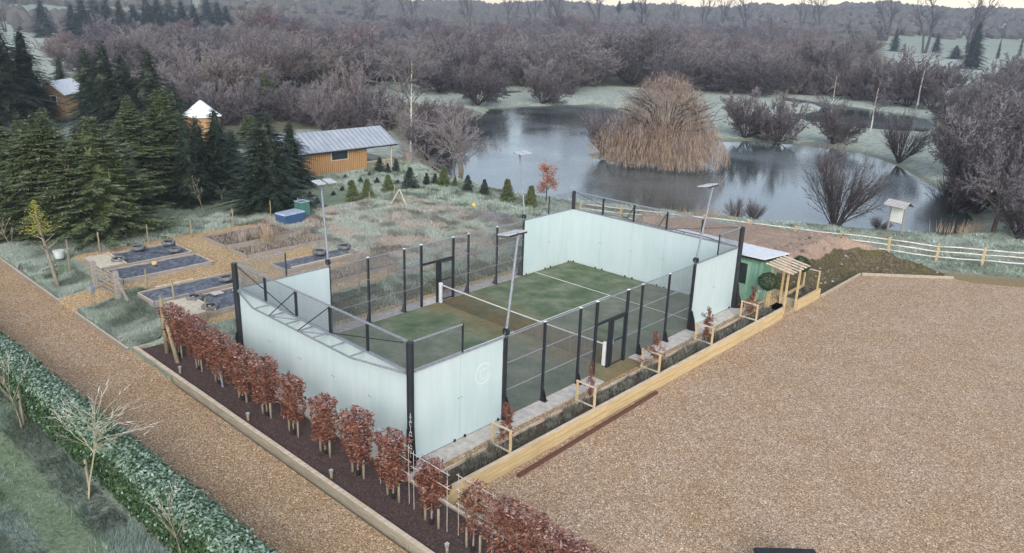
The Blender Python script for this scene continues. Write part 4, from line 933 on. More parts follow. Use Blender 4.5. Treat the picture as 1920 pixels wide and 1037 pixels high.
# shrubs in the beds
for kk in ('E', 'F', 'H'):
    a_ = beds[kk]; m = MB(); rng = random.Random(ord(kk))
    for i in range(1500):
        x_ = rng.uniform(a_[0]+.05, a_[1]-.05); y_ = rng.uniform(a_[2]+.05, a_[3]-.05); h_ = rng.uniform(.04, .22)*(1.8 if float(vnoise(x_, y_, 1.2)) > .15 else .8); t_ = rng.uniform(-.12, .12); m.add([(x_-.008, y_, .62), (x_+.008, y_+.004, .62), (x_+t_, y_+rng.uniform(-.12, .12), .70+h_)], [(0, 1, 2)])
    tag(m.obj('dead_stalks', 'grass_dry'), {'E': 'dry frosted stalks covering the farthest soil bed', 'F': 'dry frosted stalks covering the bed before the blue box', 'H': 'dry stalks covering the bed behind the side mesh'}[kk], 'dead plants', kind='stuff')
DS = [tuft_mesh(60+i, 120, 1.0, .7, 'reed' if i == 1 else 'grass_dry', .009, .8) for i in range(3)]
for px, py, s, v, lab in ((455, 447, .8, 0, 'dead frosted perennial clump at the back raised bed, left part'), (478, 440, .7, 0, 'dead frosted perennial clump at the back raised bed, right part'), (503, 448, 1.25, 1, 'tall straw-coloured grass clump with its wooden stake'), (563, 440, .8, 2, 'bare fruit bush left of the two near the blue box'), (578, 434, .9, 2, 'bare fruit bush right of the two near the blue box'),
                     (668, 492, 1.0, 2, 'bare twiggy fruit bush behind the first mesh panel'), (690, 488, .9, 0, 'bare twiggy fruit bush behind the second mesh post')):
    p = un(px, py+4, .68); o = bpy.data.objects.new('dead_shrub', DS[v]); COL.objects.link(o); o.location = (p[0], p[1], .62); o.scale = (s*.8, s*.8, s); tag(o, lab, 'shrub')
def stake_fence(P, label, h=1.0, wires=(.35, .6, .9), r0=.045):
    zs = [hz(*p) for p in P]; z0 = zs[0]; r = empty('wire_fence', (P[0][0], P[0][1], z0), 0, label, 'fence'); o3 = (P[0][0], P[0][1], z0)
    for (x, y), z in zip(P, zs):
        m = PB(); m.tube([(x, y, z-.3), (x+R.uniform(-.03, .03), y, z+h*R.uniform(.92, 1.1))], [r0, r0*.9], 8); m.part('post', 'post_green', r, off=o3)
    m = PB()
    for i in range(len(P)-1):
        for q in wires: m.tube([(P[i][0], P[i][1], zs[i]+q), (P[i+1][0], P[i+1][1], zs[i+1]+q)], [.004, .004], 3)
    m.part('wire', 'wire', r, off=o3)
def gpl(pts): return [gp(*p)[:2] for p in pts]
stake_fence(gpl([(130, 487), (188, 473), (279, 457), (360, 445), (438, 425), (508, 408), (560, 402)]), 'wire fence on round stakes along the back of the kitchen garden', 1.15)
stake_fence([(-2.55, y_) for y_ in (4.5, 7.3, 9.0, 12.0, 15.0, 18.3)], 'wire fence on thin stakes at the top of the bank beside the court', .95)
stake_fence(gpl([(563, 400), (693, 384), (740, 372), (839, 400), (900, 408), (965, 425)]), 'sparse wire fence on stakes between the scrub and the young firs', .9)
stake_fence(gpl([(132, 510), (185, 540)]), 'short wire fence left of the garden gate', 1.05); stake_fence([(-9.3, .25), (-6.6, .3), (-3.8, .4)], 'wire fence on stakes behind the verge by the beech bed', 1.0)
# gate
x0, y0, z0 = gp(181, 541); x1, y1, z1 = gp(223, 561)
for (x, y, z, lab) in ((x0, y0, z0, 'thick weathered gate post with a rope-wrapped top, left of the gate'), (x1, y1, z1, 'thick weathered gate post right of the garden gate')):
    m = MB(); m.box(x-.11, x+.11, y-.11, y+.11, z-.2, z+1.35, .01); tag(m.obj('gate_post', 'timber_grey', bevel=.015), lab, 'gate post')
G = empty('garden_gate', (x0, y0, z0), math.atan2(y1-y0, x1-x0), 'low weathered five-bar gate into the kitchen garden', 'gate'); L = math.hypot(x1-x0, y1-y0)-.3
m = MB()
for q in (0, 1): m.box(.15+q*(L-.07), .22+q*(L-.07), -.03, .03, .12, 1.15 if q == 0 else 1.05)
m.obj('stile', 'timber_grey', G)
for z in (.15, .35, .58, .80, 1.02): m = MB(); m.box(.221, .15+L-.001, -.015, .015, z, z+.07); m.obj('bar', 'timber_grey', G)
m = MB(); m.bar((.2, -.03, .15), (.1+L, -.03, 1.05), .02, .06); m.obj('brace', 'timber_grey', G)
m = MB(); m.bar((x1+.1, y1+.0, z1+.9), (x1+.75, y1+.15, z1-.05), .09, .09); tag(m.obj('post_strut', 'timber_grey'), 'slanting weathered strut propping the right gate post', 'strut')
x, y, z = gp(176, 575); r = empty('letter_box', (x, y, z), .3, 'small grey box on two thin leaning stakes beside the gate', 'box')
for k in (-.15, .15): m = MB(); m.tube([(k, 0, -.2), (k*.2, .05, .95)], [.02, .02], 6); m.obj('stake', 'post_green', r)
m = MB(); m.box(-.13, .13, -.1, .1, .7, .98); m.obj('box', 'steel_frost', r, bevel=.01)
x, y, z = gp(113, 492); m = MB(); m.tube([(x, y, z+.25), (x, y, z+.62)], [.2, .27], 14); m.tube([(x, y, z+.62), (x, y, z+.65)], [.285, .285], 14); tag(m.obj('white_bucket', 'bucket', smooth=False), 'pale plastic tub hanging on the fence by the leaning tree', 'tub')
# blue storage box and compost bin
p = un(545, 418, .45); r = empty('storage_box', (p[0], p[1], hz(p[0], p[1])), math.radians(8), 'blue plastic storage box with frosted lid at the garden edge', 'storage box')
m = MB(); m.box(-.45, .45, -.75, .75, 0, .6, -.03); m.obj('box', 'blue_plastic', r, bevel=.02); m = MB(); m.box(-.5, .5, -.8, .8, .6, .7, .04); m.obj('lid', 'blue_frost', r, bevel=.02)
p = un(567, 408, .45); r = empty('compost_bin', (p[0]-.3, p[1]+.2, hz(p[0], p[1])), .1, 'square green compost bin behind the blue box', 'compost bin')
m = MB(); m.box(-.38, .38, -.38, .38, 0, .95, .05); m.obj('body', 'bin_green', r, bevel=.02); m = MB()
for q in ((-.36, .36, -.36, -.28), (-.36, .36, .28, .36), (-.36, -.28, -.279, .279), (.28, .36, -.279, .279)): m.box(q[0], q[1], q[2], q[3], .951, 1.0)
m.obj('rim', 'blue_frost', r)
# ------------------------------------------------------------------ laurel hedge along the drive
def hedge(x0, x1, yc, w, z0, h, n, label):
    rng = random.Random(5); r = empty('laurel_hedge', ((x0+x1)/2, yc, z0), 0, label, 'hedge'); off = (r.location.x, yc, z0)
    m = MB(); N = int((x1-x0)/.5)
    for i in range(N):
        a = x0+(x1-x0)*i/N; b = a+(x1-x0)/N; m.box(a, b, yc-w*.36, yc+w*.36, z0-.1, z0+h*.86)
    m.v = [(a-off[0], b+.08*float(vnoise(a, c, 1.7))-off[1], c+.12*float(vnoise(a, b, .9))-off[2]) for a, b, c in m.v]; m.obj('stem_mass', 'bark', r)
    m = MB(); f = MB()
    def leaf(mb, p, nrm, l, wd):
        d = Vector((rng.gauss(0, 1), rng.gauss(0, 1), rng.gauss(0, .6))); d = (d-nrm*d.dot(nrm)*.6).normalized(); e = d.cross(nrm+Vector((rng.gauss(0, .3), rng.gauss(0, .3), rng.gauss(0, .3)))).normalized()*wd
        k = nrm*wd*.35; a = p-d*l*.5; b = p+d*l*.5-nrm*l*.1; c1 = p+e+k-d*l*.05; c2 = p-e+k-d*l*.05
        mb.add([tuple(a), tuple(c1), tuple(p+d*l*.22), tuple(b), tuple(c2)], [(0, 1, 2), (1, 3, 2), (2, 3, 4), (0, 2, 4)])
    for i in range(n):
        x = rng.uniform(x0, x1); zt = h*(1+.07*float(vnoise(x, 3, .55))+.05*float(vnoise(x, 8, 2.2))); q = rng.random(); bul = 1+.22*float(vnoise(x*1.3, q*4, 1.1))
        if q < .44: nr = Vector((0, 0, 1)); y = yc+rng.uniform(-w/2, w/2); z = zt-((y-yc)/(w/2))**4*.18+rng.gauss(0, .035); nr = Vector((0, (y-yc)*.9, 1)).normalized()
        elif q < .86: z = zt*(rng.random()**.8); y = yc-w/2*bul-rng.gauss(0, .035)+(.12*(z/zt)**3); nr = Vector((0, -1, .45)).normalized()
        else: z = zt*rng.uniform(.0, 1); y = yc+w/2*bul+rng.gauss(0, .035); nr = Vector((0, 1, .45)).normalized()
        p = Vector((x-off[0], y-off[1], z+z0-off[2])); fz = z/zt
        leaf(f if (q < .44 and rng.random() < .68) or (q >= .44 and fz > .72 and rng.random() < .5) or rng.random() < .06 else m, p, nr, rng.uniform(.10, .17), rng.uniform(.028, .042))
    m.obj('leaves', 'laurel_leaf', r); f.obj('frosted_leaves', 'laurel_frost', r); r.rotation_euler = (0, 0, .030)
hedge(-24, 14.5, -6.80, .85, -.3, 1.50, 68000, 'long clipped laurel hedge with frosted top leaves beside the drive')

# ------------------------------------------------------------------ grass tufts (ground cover)
def tufts(name, n, area, mats, h, seed, label, wfun=None, wd=.008):
    rng = np.random.RandomState(seed); xs = rng.uniform(area[0], area[1], n); ys = rng.uniform(area[2], area[3], n)
    if wfun is not None:
        k = wfun(xs, ys) > rng.rand(n); xs, ys = xs[k], ys[k]
    zs = H(xs, ys); n = len(xs); B = 5
    cx = np.repeat(xs, B)+rng.normal(0, .022, n*B); cy = np.repeat(ys, B)+rng.normal(0, .022, n*B); cz = np.repeat(zs, B)-.02
    a = np.repeat(np.pi*2*(.5+vnoise(xs, ys, .9)), B)+rng.normal(0, .7, n*B)
    hh = h*(.5+rng.rand(n*B))*np.repeat(.65+1.1*np.clip(vnoise(xs, ys, 1.6)+.4, 0, 1), B); ln = hh*rng.uniform(.4, 1.3, n*B)
    px, py = -np.sin(a)*wd, np.cos(a)*wd
    v = np.empty((n*B, 3, 3)); v[:, 0] = np.stack([cx-px, cy-py, cz], 1); v[:, 1] = np.stack([cx+px, cy+py, cz], 1); v[:, 2] = np.stack([cx+np.cos(a)*ln, cy+np.sin(a)*ln, cz+hh], 1)
    me = bpy.data.meshes.new(name); me.vertices.add(n*B*3); me.vertices.foreach_set('co', v.ravel()); me.loops.add(n*B*3); me.loops.foreach_set('vertex_index', np.arange(n*B*3))
    me.polygons.add(n*B); me.polygons.foreach_set('loop_start', np.arange(0, n*B*3, 3)); me.polygons.foreach_set('loop_total', np.full(n*B, 3))
    for q in mats: me.materials.append(MATS[q])
    mi = np.repeat((vnoise(xs, ys, .8)+rng.normal(0, .2, n) > (.0 if 'dry' in mats[-1] else .38)).astype(int), B)*(len(mats)-1); me.polygons.foreach_set('material_index', mi); me.update()
    o = bpy.data.objects.new(name, me); COL.objects.link(o); tag(o, label, 'grass', kind='stuff'); return o
tufts('frosted_grass', 15000, (-23, -12.25, -2.6, -.8), ['grass_frost', 'grass_green'], .13, 1, 'frosted tussocky grass of the verge left of the gate', lambda x, y: np.ones_like(x), .010)
tufts('frosted_grass', 10000, (-9.8, -4.2, -2.6, .15), ['grass_frost', 'grass_green'], .13, 2, 'frosted tussocky grass of the verge between gate and beeches', None, .010)
tufts('frosted_grass', 66000, (-13, 15, -13, -7.1), ['grass_lawn', 'grass_green'], .11, 3, 'frosted lawn grass in front of the laurel hedge', lambda x, y: np.where((y < -8.0) & (y > -9.05), .06, .95), .008)
tufts('bank_grass', 16000, (-3.0, -1.0, .5, 22), ['grass_frost', 'grass_green'], .10, 4, 'rough grass on the bank left of the court', lambda x, y: np.where(x < -2, .9, .35), .009)
tufts('scrub_grass', 26000, (-17.5, -3.0, 9.8, 22.5), ['grass_frost', 'grass_dry'], .16, 5, 'dry frosted scrub grass on the cleared plot beyond the raised beds', None, .012)
tufts('frosted_grass', 40000, (-33, 3, 21, 35), ['grass_frost', 'grass_green'], .15, 6, 'frosted rough grass among the young firs above the pond', lambda x, y: (sdist(x, y, POND) > .4)*(sdist(x, y, SP) > .2)*.9, .015)
tufts('frosted_grass', 26000, (-6, 32, 32, 52), ['grass_frost', 'grass_green'], .12, 7, 'frosted grass along the fence and the pond bank', lambda x, y: (sdist(x, y, POND) > .3)*(sdist(x, y, SP) > .3)*((y-(35.7+.62*(x-16.3)) > 1.2) | (x < 12))*.9, .014)
tufts('frosted_grass', 12000, (-22, -14.5, -.8, 12), ['grass_frost', 'grass_green'], .16, 8, 'frosted grass strip along the back fence of the kitchen garden', lambda x, y: np.where(x < -17.0, .9, .0), .012)

# ------------------------------------------------------------------ bare trees
def tree_mesh(seed, stems, h, trunk_h, spread, nch, ratio, ang, trop, mats, r0=.1, tw=.012, last=3, wob=.16, fine=1.0, spray=2, tipfrost=.5, start=.25):
    rng = random.Random(seed); wood = MB(); tw_m = MB()
    def twig(p, d, L):
        # spray of thin tapering blades, slightly bent
        for k in range(spray):
            w = tw*rng.uniform(.7, 1.3); dk = d if k == 0 else (d+Vector((rng.gauss(0, .5), rng.gauss(0, .5), rng.gauss(0, .4)))).normalized(); l = L*(1 if k == 0 else rng.uniform(.5, .95)); pk = p+d*L*rng.uniform(0, .4)*(k > 0)
            o = dk.orthogonal().normalized(); o = Matrix.Rotation(rng.uniform(0, 3.1), 3, dk) @ o
            q = pk+dk*l*.5; d2 = (dk+Vector((rng.gauss(0, .25), rng.gauss(0, .25), rng.gauss(0, .2)+trop*.5))).normalized(); e = q+d2*l*.5
            tw_m.cur = 1 if rng.random() < tipfrost*max(.1, min(1.6, (max(0, e.z)/h-.3)*3.2)) else 0
            tw_m.add([tuple(pk-o*w), tuple(pk+o*w), tuple(q+o*w*.7), tuple(q-o*w*.7), tuple(e)], [(0, 1, 2, 3), (3, 2, 4)])
    def grow(p, d, L, r, lv):
        if lv >= last: twig(p, d, L); return
        ns = 5 if lv == 0 else 4; pts = [p]; rs = [r]; ds = [d]
        for i in range(ns):
            d = (d+Vector((rng.gauss(0, wob), rng.gauss(0, wob), rng.gauss(0, wob*.7)+trop*(1 if lv > 0 else .4)))).normalized()
            p = p+d*L/ns; pts.append(p); rs.append(r*(1-.8*(i+1)/ns)); ds.append(d)
        wood.cur = 0 if lv == 0 else 1; wood.tube(pts, rs, 5 if lv == 0 else 3, False)
        n = nch[lv]
        for k in range(n):
            t = start+(1-start)*(k+rng.random())/n if lv else max(start, trunk_h/h)+(1-max(start, trunk_h/h))*(k+rng.random())/n
            i = min(ns-1, int(t*ns)); f = t*ns-i; q = pts[i].lerp(pts[i+1], f); dd = ds[i]
            a = ang[lv]*rng.uniform(.6, 1.3); o = Matrix.Rotation(rng.uniform(0, 6.283), 3, dd) @ dd.orthogonal().normalized()
            nd = (dd*math.cos(a)+o*math.sin(a)).normalized()
            grow(q, nd, L*ratio[lv]*(1.15-.55*t)*rng.uniform(.75, 1.2), r*(.55 if lv == 0 else .5)*(1-.5*t), lv+1)
        if lv == last-1: twig(pts[-1], ds[-1], L*.3)
    for s in range(stems):
        a = 6.283*s/stems+rng.uniform(-.4, .4); t = spread*math.sqrt((s+.5)/stems) if stems > 1 else 0
        d = Vector((math.cos(a)*math.sin(t), math.sin(a)*math.sin(t), math.cos(t))).normalized()
        p = Vector((math.cos(a), math.sin(a), 0))*(.02*h*(stems > 1))
        grow(p, d, h*(1-.12*t)*rng.uniform(.72, .85), r0*rng.uniform(.8, 1.1), 0)
    zs = [v[2] for v in tw_m.v]; xs = [math.hypot(v[0], v[1]) for v in tw_m.v]; zs.sort(); xs.sort()
    return dict(trunk=wood.mesh('branches', [mats[0], 'bark' if mats[0] == 'bark_birch' else mats[0]]), crown=tw_m.mesh('twigs', [mats[1], mats[2]]), h=zs[int(len(zs)*.995)], w=xs[int(len(xs)*.95)])
P = {}
TWP = ('bark', 'twig_purple', 'twig_frost')
for i in range(4): P['dome%d' % i] = tree_mesh(100+i, 14, 7, 0, 1.2, (9, 7, 7), (.44, .46, .55), (.6, .65, .7), .08, ('bark', ['twig_purple', 'twig_grey', 'twig_purple', 'twig_dark'][i], 'twig_frost'), .08, .018, 3, .16, start=.08, tipfrost=.40, spray=5)
for i in range(2): P['shrub%d' % i] = tree_mesh(110+i, 46, 4, 0, 1.0, (10, 7), (.45, .45), (.38, .45), .04, TWP, .034, .0065, 2, .08, start=.22, tipfrost=.2, spray=2)
P['big0'] = tree_mesh(120, 1, 9, 1.3, 0, (16, 8, 8), (.62, .46, .42), (.95, .65, .6), .04, ('bark', 'twig_frost', 'twig_frost'), .24, .011, 3, .15, start=.2, spray=4)
P['bigw'] = tree_mesh(121, 5, 9, 0, .7, (9, 7, 7), (.55, .48, .42), (.75, .65, .6), .03, ('bark_grey', 'twig_frost', 'twig_frost'), .13, .012, 3, .16, spray=4)
P['brown0'] = tree_mesh(130, 9, 8, 0, .7, (8, 7, 7), (.48, .48, .5), (.6, .6, .6), .05, ('bark', 'twig_brown', 'twig_frost'), .10, .017, 3, .13, tipfrost=.4, spray=5, start=.1)
P['brown1'] = tree_mesh(131, 9, 8, 0, .55, (8, 7, 7), (.48, .48, .5), (.55, .6, .6), .08, ('bark', 'twig_red', 'twig_frost'), .10, .017, 3, .13, tipfrost=.25, spray=5, start=.1)
P['birch'] = tree_mesh(140, 1, 9, 2.2, 0, (20, 6, 6), (.34, .42, .45), (.75, .6, .6), .02, ('bark_birch', 'twig_purple', 'twig_frost'), .085, .009, 3, .10, start=.25, spray=4)
P['tall0'] = tree_mesh(150, 3, 20, 5, .22, (11, 6, 5), (.34, .40, .42), (.6, .6, .6), .05, ('bark', 'twig_purple', 'twig_purple'), .42, .034, 3, .09, start=.3)
P['tall1'] = tree_mesh(151, 2, 20, 6, .2, (10, 6, 5), (.38, .40, .42), (.6, .6, .6), .05, ('bark', 'twig_purple', 'twig_purple'), .48, .034, 3, .10, start=.3)
P['sap0'] = tree_mesh(160, 1, 2.2, 1.0, 0, (12, 5), (.68, .3), (.42, .35), .08, ('bark_grey', 'twig_white', 'twig_white'), .030, .004, 2, .08, start=.45, spray=1)
P['sap1'] = tree_mesh(161, 1, 2.0, .95, 0, (40, 6), (.60, .35), (1.05, .4), -.02, ('twig_yellow', 'twig_white', 'twig_white'), .022, .0035, 2, .10, start=.5, spray=1)
P['sap2'] = tree_mesh(162, 1, 3.0, 1.0, 0, (8, 4, 3), (.42, .45, .4), (.7, .6, .6), .06, ('bark_grey', 'twig_frost', 'twig_white'), .04, .006, 3, .14)
# weeping willow
def willow(seed):
    rng = random.Random(seed); w = MB(); c = MB()
    for s in range(26):
        a = rng.uniform(0, 6.28); rad = 5.2*math.sqrt(rng.random()); zt = 6.9*math.sqrt(max(.12, 1-(rad/5.9)**2))+rng.uniform(-.5, .5); p0 = Vector((0, 0, rng.uniform(.5, 1.6))); m1 = Vector((math.cos(a)*rad*.45, math.sin(a)*rad*.45, zt*.75)); e = Vector((math.cos(a)*rad, math.sin(a)*rad, zt*rng.uniform(.8, .95)))
        w.tube([p0, m1, e], [.11, .055, .012], 5, False)
        for b in range(9):
            t = rng.uniform(.15, 1); q = m1.lerp(e, t); a2 = a+rng.gauss(0, 1.0); L = rng.uniform(.8, 2.0); q2 = q+Vector((math.cos(a2)*L, math.sin(a2)*L, rng.uniform(-.1, .9))); w.tube([q, q.lerp(q2, .5)+Vector((0, 0, .2)), q2], [.018, .012, .005], 3, False)
            pass
    for i in range(34000):
        rho = 5.5*math.sqrt(rng.random()); th = rng.uniform(0, 6.283); bump = 1+.13*math.sin(3*th+1)+.09*math.sin(7*th)+.05*math.sin(13*th); ztp = 6.7*math.sqrt(max(.04, 1-(rho/5.7)**2.8))*(1+.05*math.sin(5*th+rho*2))+.2
        z = ztp*(1-rng.random()**1.15*.95)
        if float(vnoise(th*1.6+3, z*.7, 1.0)) < -.15 and rng.random() < .4: continue
        sq = .70+.30*math.sin(math.pi*min(1, .12+z/ztp)); x_, y_ = rho*math.cos(th)*bump*sq, rho*math.sin(th)*bump*sq; up = z > .55*ztp and rng.random() < .75
        wd = .009; a3 = th+rng.gauss(0, 1.3); px, py = -math.sin(a3)*wd, math.cos(a3)*wd; L = rng.uniform(.25, .75) if up else rng.uniform(.2, .85)
        if up: e = [(0, 0, 0), (.3*L, 0, .35*L), (.75*L, 0, .35*L)]
        else: e = [(0, 0, 0), (.30*L, 0, -.15*L), (.55*L, 0, -min(.85*L, z-.05))]
        c.cur = (2 if rng.random() < .6 else 1) if up else (0 if rng.random() < .5 else 1 if rng.random() < .6 else 2); vs = []
        for ex, ey, ez in e:
            qx, qy, qz = x_+math.cos(a3)*ex, y_+math.sin(a3)*ex, z+ez; vs += [(qx-px, qy-py, qz), (qx+px, qy+py, qz)]
        c.add(vs, [(0, 1, 3, 2), (2, 3, 5, 4)])
    return dict(trunk=w.mesh('branches', 'bark'), crown=c.mesh('weeping_twigs', ['twig_willow', 'twig_brown', 'twig_pink']), h=7.0, w=5.2)
P['willow'] = willow(5)

def spruce(seed, H_=10, R_=2.6, mat='needle_dark', dens=1.0, droop=.35, shoots=0, top=.04, fr=.0):
    rng = random.Random(seed); t = MB(); c = MB(); t.tube([(0, 0, -.2), (0, 0, H_*.5), (0, 0, H_*.98)], [.018*H_, .01*H_, .01], 6)
    z = .04*H_
    while z < H_*.97:
        f = z/H_; rad = R_*(min(1.0, (1-f)*1.22)**.85)*(.86+.14*math.sin(z*3+seed)); n = int((5+3*(1-f))*dens)+1
        for k in range(n):
            a = rng.uniform(0, 6.283); L = rad*rng.uniform(.62, 1.16)*(1+.16*math.sin(2*a+seed+z*.9)+.10*math.sin(5*a+z*2)); ca, sa = math.cos(a), math.sin(a); nd = max(3, int(L/.15))
            up = .25*(f) ; z0 = z+rng.uniform(-1, 1)*H_*.02
            for i in range(nd):
                u = (i+.6)/nd
                if u < .2: continue
                r = L*u; zz = z0+L*(up*u-droop*u*u+.12*max(0, u-.75)); sp = (.16+.30*(1-u))*min(1.2, .5+L*.4)
                for s in (-1, 1, .35, -.6):
                    aa = a+s*rng.uniform(.5, 1.0); l = sp*rng.uniform(.8, 1.5); dr = rng.uniform(-.35, .05); cx, cy = ca*r, sa*r; ex, ey = cx+math.cos(aa)*l, cy+math.sin(aa)*l; w = .022+.026*rng.random(); px, py = -math.sin(aa)*w, math.cos(aa)*w
                    mx, my, mz = (cx+ex)/2, (cy+ey)/2, zz+dr*l*.35
                    c.cur = 1 if rng.random() < fr else 0
                    c.add([(cx, cy, zz), (mx+px, my+py, mz+rng.uniform(-.03, .03)), (ex, ey, zz+dr*l), (mx-px, my-py, mz)], [(0, 1, 2, 3)])
        z += (.021*H_/max(.8, dens))*(1.15-.6*f)
    # dense inner foliage
    c.cur = 0; nk, nz_ = 14, 16; o_ = []
    for j in range(nz_+1):
        f = .05+.87*j/nz_; rr_ = R_*((1-f)**.8)*.42
        for k in range(nk):
            a = 6.283*k/nk+j*.2; q = rr_*rng.uniform(.6, 1.25); o_.append((q*math.cos(a), q*math.sin(a), H_*f+rng.uniform(-.02, .02)*H_))
    c.add(o_, [(j*nk+k, j*nk+(k+1) % nk, (j+1)*nk+(k+1) % nk, (j+1)*nk+k) for j in range(nz_) for k in range(nk)])
    if shoots:
        for k in range(shoots):
            a = rng.uniform(0, 6.28); r = R_*.5*rng.random(); zz = H_*(1-r/R_)*.96; c.cur = 2; l = rng.uniform(.35, .7); c.add([(r*math.cos(a)-.012, r*math.sin(a), zz-.2), (r*math.cos(a)+.012, r*math.sin(a), zz-.2), (r*math.cos(a), r*math.sin(a), zz+l)], [(0, 1, 2)])
    return dict(trunk=t.mesh('trunk', 'bark'), crown=c.mesh('needles', [mat, 'needle_frosty', 'shoot']), h=H_, w=R_)
for i in range(3): P['spr%d' % i] = spruce(200+i, 10, 2.7, 'needle_dark', 1.25, .38, 0, fr=.05)
for i in range(3): P['lgt%d' % i] = spruce(210+i, 8, 3.3, 'needle_light', 1.6, .05, 16, fr=.10)
for i in range(2): P['fir%d' % i] = spruce(220+i, 1.8, .62, 'needle_young', .9, .15, 0, fr=.25)
P['fird'] = spruce(225, 1.8, .75, 'needle_dark', .9, .2, 0, fr=.35)

def place(key, x, y, z, hh, ww, name, label, cat='tree', group=None, parts=True, rz=None, lean=0, laz=0):
    p = P[key]; s = hh/p['h']; sw = ww/2/p['w'] if ww else s
    if parts:
        r = proto_copy([('trunk', p['trunk']), ('crown', p['crown'])], name, (x, y, z-.03), R.uniform(0, 6.28) if rz is None else rz, (sw, sw, s), label, cat, group)
    else:
        if 'joined' not in p:
            a, b = p['trunk'], p['crown']; va = np.empty(len(a.vertices)*3); a.vertices.foreach_get('co', va); vb = np.empty(len(b.vertices)*3); b.vertices.foreach_get('co', vb)
            me = bpy.data.meshes.new('tree_mesh'); la = [tuple(q.vertices) for q in a.polygons]; o_ = len(a.vertices); lb = [tuple(i+o_ for i in q.vertices) for q in b.polygons]
            me.from_pydata(np.concatenate([va, vb]).reshape(-1, 3).tolist(), [], la+lb)
            for q in list(a.materials)+list(b.materials): me.materials.append(q)
            n1 = len(a.materials); me.polygons.foreach_set('material_index', [q.material_index for q in a.polygons]+[q.material_index+n1 for q in b.polygons]); me.update(); p['joined'] = me
        r = bpy.data.objects.new(name, p['joined']); COL.objects.link(r); r.location = (x, y, z-.03); r.rotation_euler = (0, 0, R.uniform(0, 6.28) if rz is None else rz); r.scale = (sw, sw, s); tag(r, label, cat, group)
    if lean: r.rotation_euler = Matrix.Rotation(lean, 3, Vector((math.cos(laz), math.sin(laz), 0))).to_euler(); 
    return r
def pix(key, px, base, top, wpx, name, label, z=None, **kw):
    x, y, zz = gp(px, base)
    if z is not None: q = un(px, base, z); x, y, zz = float(q[0]), float(q[1]), z
    ht = htop(x, y, top)-zz; w = pj((x, y, zz))[2]; ww = wpx*w/FPX if wpx else None
    return place(key, x, y, zz, ht, ww, name, label, **kw)
# --- named trees round the pond
pix('willow', 1240, 303, 138, 214, 'weeping_willow', 'large golden-brown weeping willow on the island in the pond')
pix('shrub0', 1130, 291, 196, 92, 'bare_shrub', 'dense dark bare shrub at the left tip of the willow island', cat='shrub')
pix('shrub1', 1185, 300, 215, 80, 'bare_shrub', 'low bare shrub tucked against the willow on the island', cat='shrub')
pix('shrub0', 1566, 420, 268, 165, 'bare_shrub', 'large many-stemmed bare bush on the near bank, in front of the water', cat='shrub')
pix('shrub1', 1684, 306, 205, 90, 'bare_shrub', 'many-stemmed bare bush on the far right bank with its reflection', cat='shrub')
pix('dome0', 895, 197, 106, 120, 'bare_tree', 'round bare tree at the far left corner of the pond'); pix('dome3', 1017, 194, 116, 95, 'bare_shrub', 'rounded bare bush on the far grassy bank, middle of the pond edge', cat='shrub')
pix('dome1', 1066, 172, 62, 175, 'bare_tree', 'large dark spreading tree on leaning trunks behind the far bank')
pix('bigw', 862, 332, 185, 215, 'bare_tree', 'large frosty bare tree on the near left bank, left of the open water')
pix('birch', 770, 285, 78, 95, 'birch_tree', 'white-stemmed birch rising behind the wooden cabin')
pix('dome3', 1396, 258, 168, 120, 'bare_shrub', 'round bare bush on the spit, right beside the willow', cat='shrub'); pix('dome0', 1458, 266, 170, 110, 'bare_shrub', 'bare bush on the spit, second right of the willow', cat='shrub')
pix('dome1', 1562, 270, 192, 105, 'bare_shrub', 'bare bush in the middle of the spit between both ponds', cat='shrub')
pix('birch', 1632, 246, 122, 70, 'birch_tree', 'leaning white birch between the two ponds', lean=.0); pix('birch', 1556, 238, 122, 60, 'birch_tree', 'slim upright birch left of the leaning one by the far pond')
pix('birch', 1718, 205, 90, 80, 'birch_tree', 'birch with pale stems in front of the dark right-hand copse')
pix('dome2', 1830, 400, 205, 240, 'bare_tree', 'big bare thicket at the right end of the pond, nearest the water'); pix('dome3', 1905, 335, 165, 220, 'bare_tree', 'big bare thicket at the right edge, behind the pond end'); pix('dome1', 1790, 330, 180, 130, 'bare_tree', 'smaller bare thicket overhanging the pond, left of the big ones')
pix('big0', 1862, 437, 292, 150, 'bare_tree', 'frosted single-trunk tree on the grass at the right edge', rz=1)
pix('shrub0', 1785, 396, 318, 110, 'bare_shrub', 'low dark bare shrub at the water edge, right end of the pond', cat='shrub'); pix('dome2', 1905, 440, 330, 110, 'bare_shrub', 'low frosty shrub behind the small tree at the right edge', cat='shrub')
pix('dome0', 1925, 420, 250, 160, 'bare_tree', 'bare thicket cut by the right edge of the photo')
for i, (px, b, t, w) in enumerate(((655, 235, 105, 110), (610, 250, 150, 100), (690, 250, 150, 110), (725, 240, 175, 90), (565, 230, 160, 80), (830, 262, 190, 90), (800, 300, 215, 110))):
    pix('brown0' if i == 0 else 'dome%d' % (i % 4), px, b, t, w, 'bare_tree', ['slender tan bare tree left of the birch', 'frosty bare tree directly behind the cabin roof', 'bare tree between the cabin and the birch', 'low bare tree left of the birch stem', 'bare tree above the left end of the cabin roof', 'bare tree just left of the pond head', 'bare tree between the birch and the big bank tree'][i])
for i, (px, b, t, w, k) in enumerate(((410, 200, 75, 170, 'brown0'), (360, 175, 95, 120, 'brown0'), (455, 190, 90, 120, 'dome1'))): pix(k, px, b, t, w, 'bare_tree', ['large tan bare tree behind the dark spruces, nearest the white tent roof', 'tan bare tree behind the spruce tops, left of the largest', 'purple-grey bare tree right of the large tan one'][i])
pix('lgt1', 500, 205, 135, 70, 'evergreen_shrub', 'dark loose evergreen bush left of the far grassy bank', z=-.5)
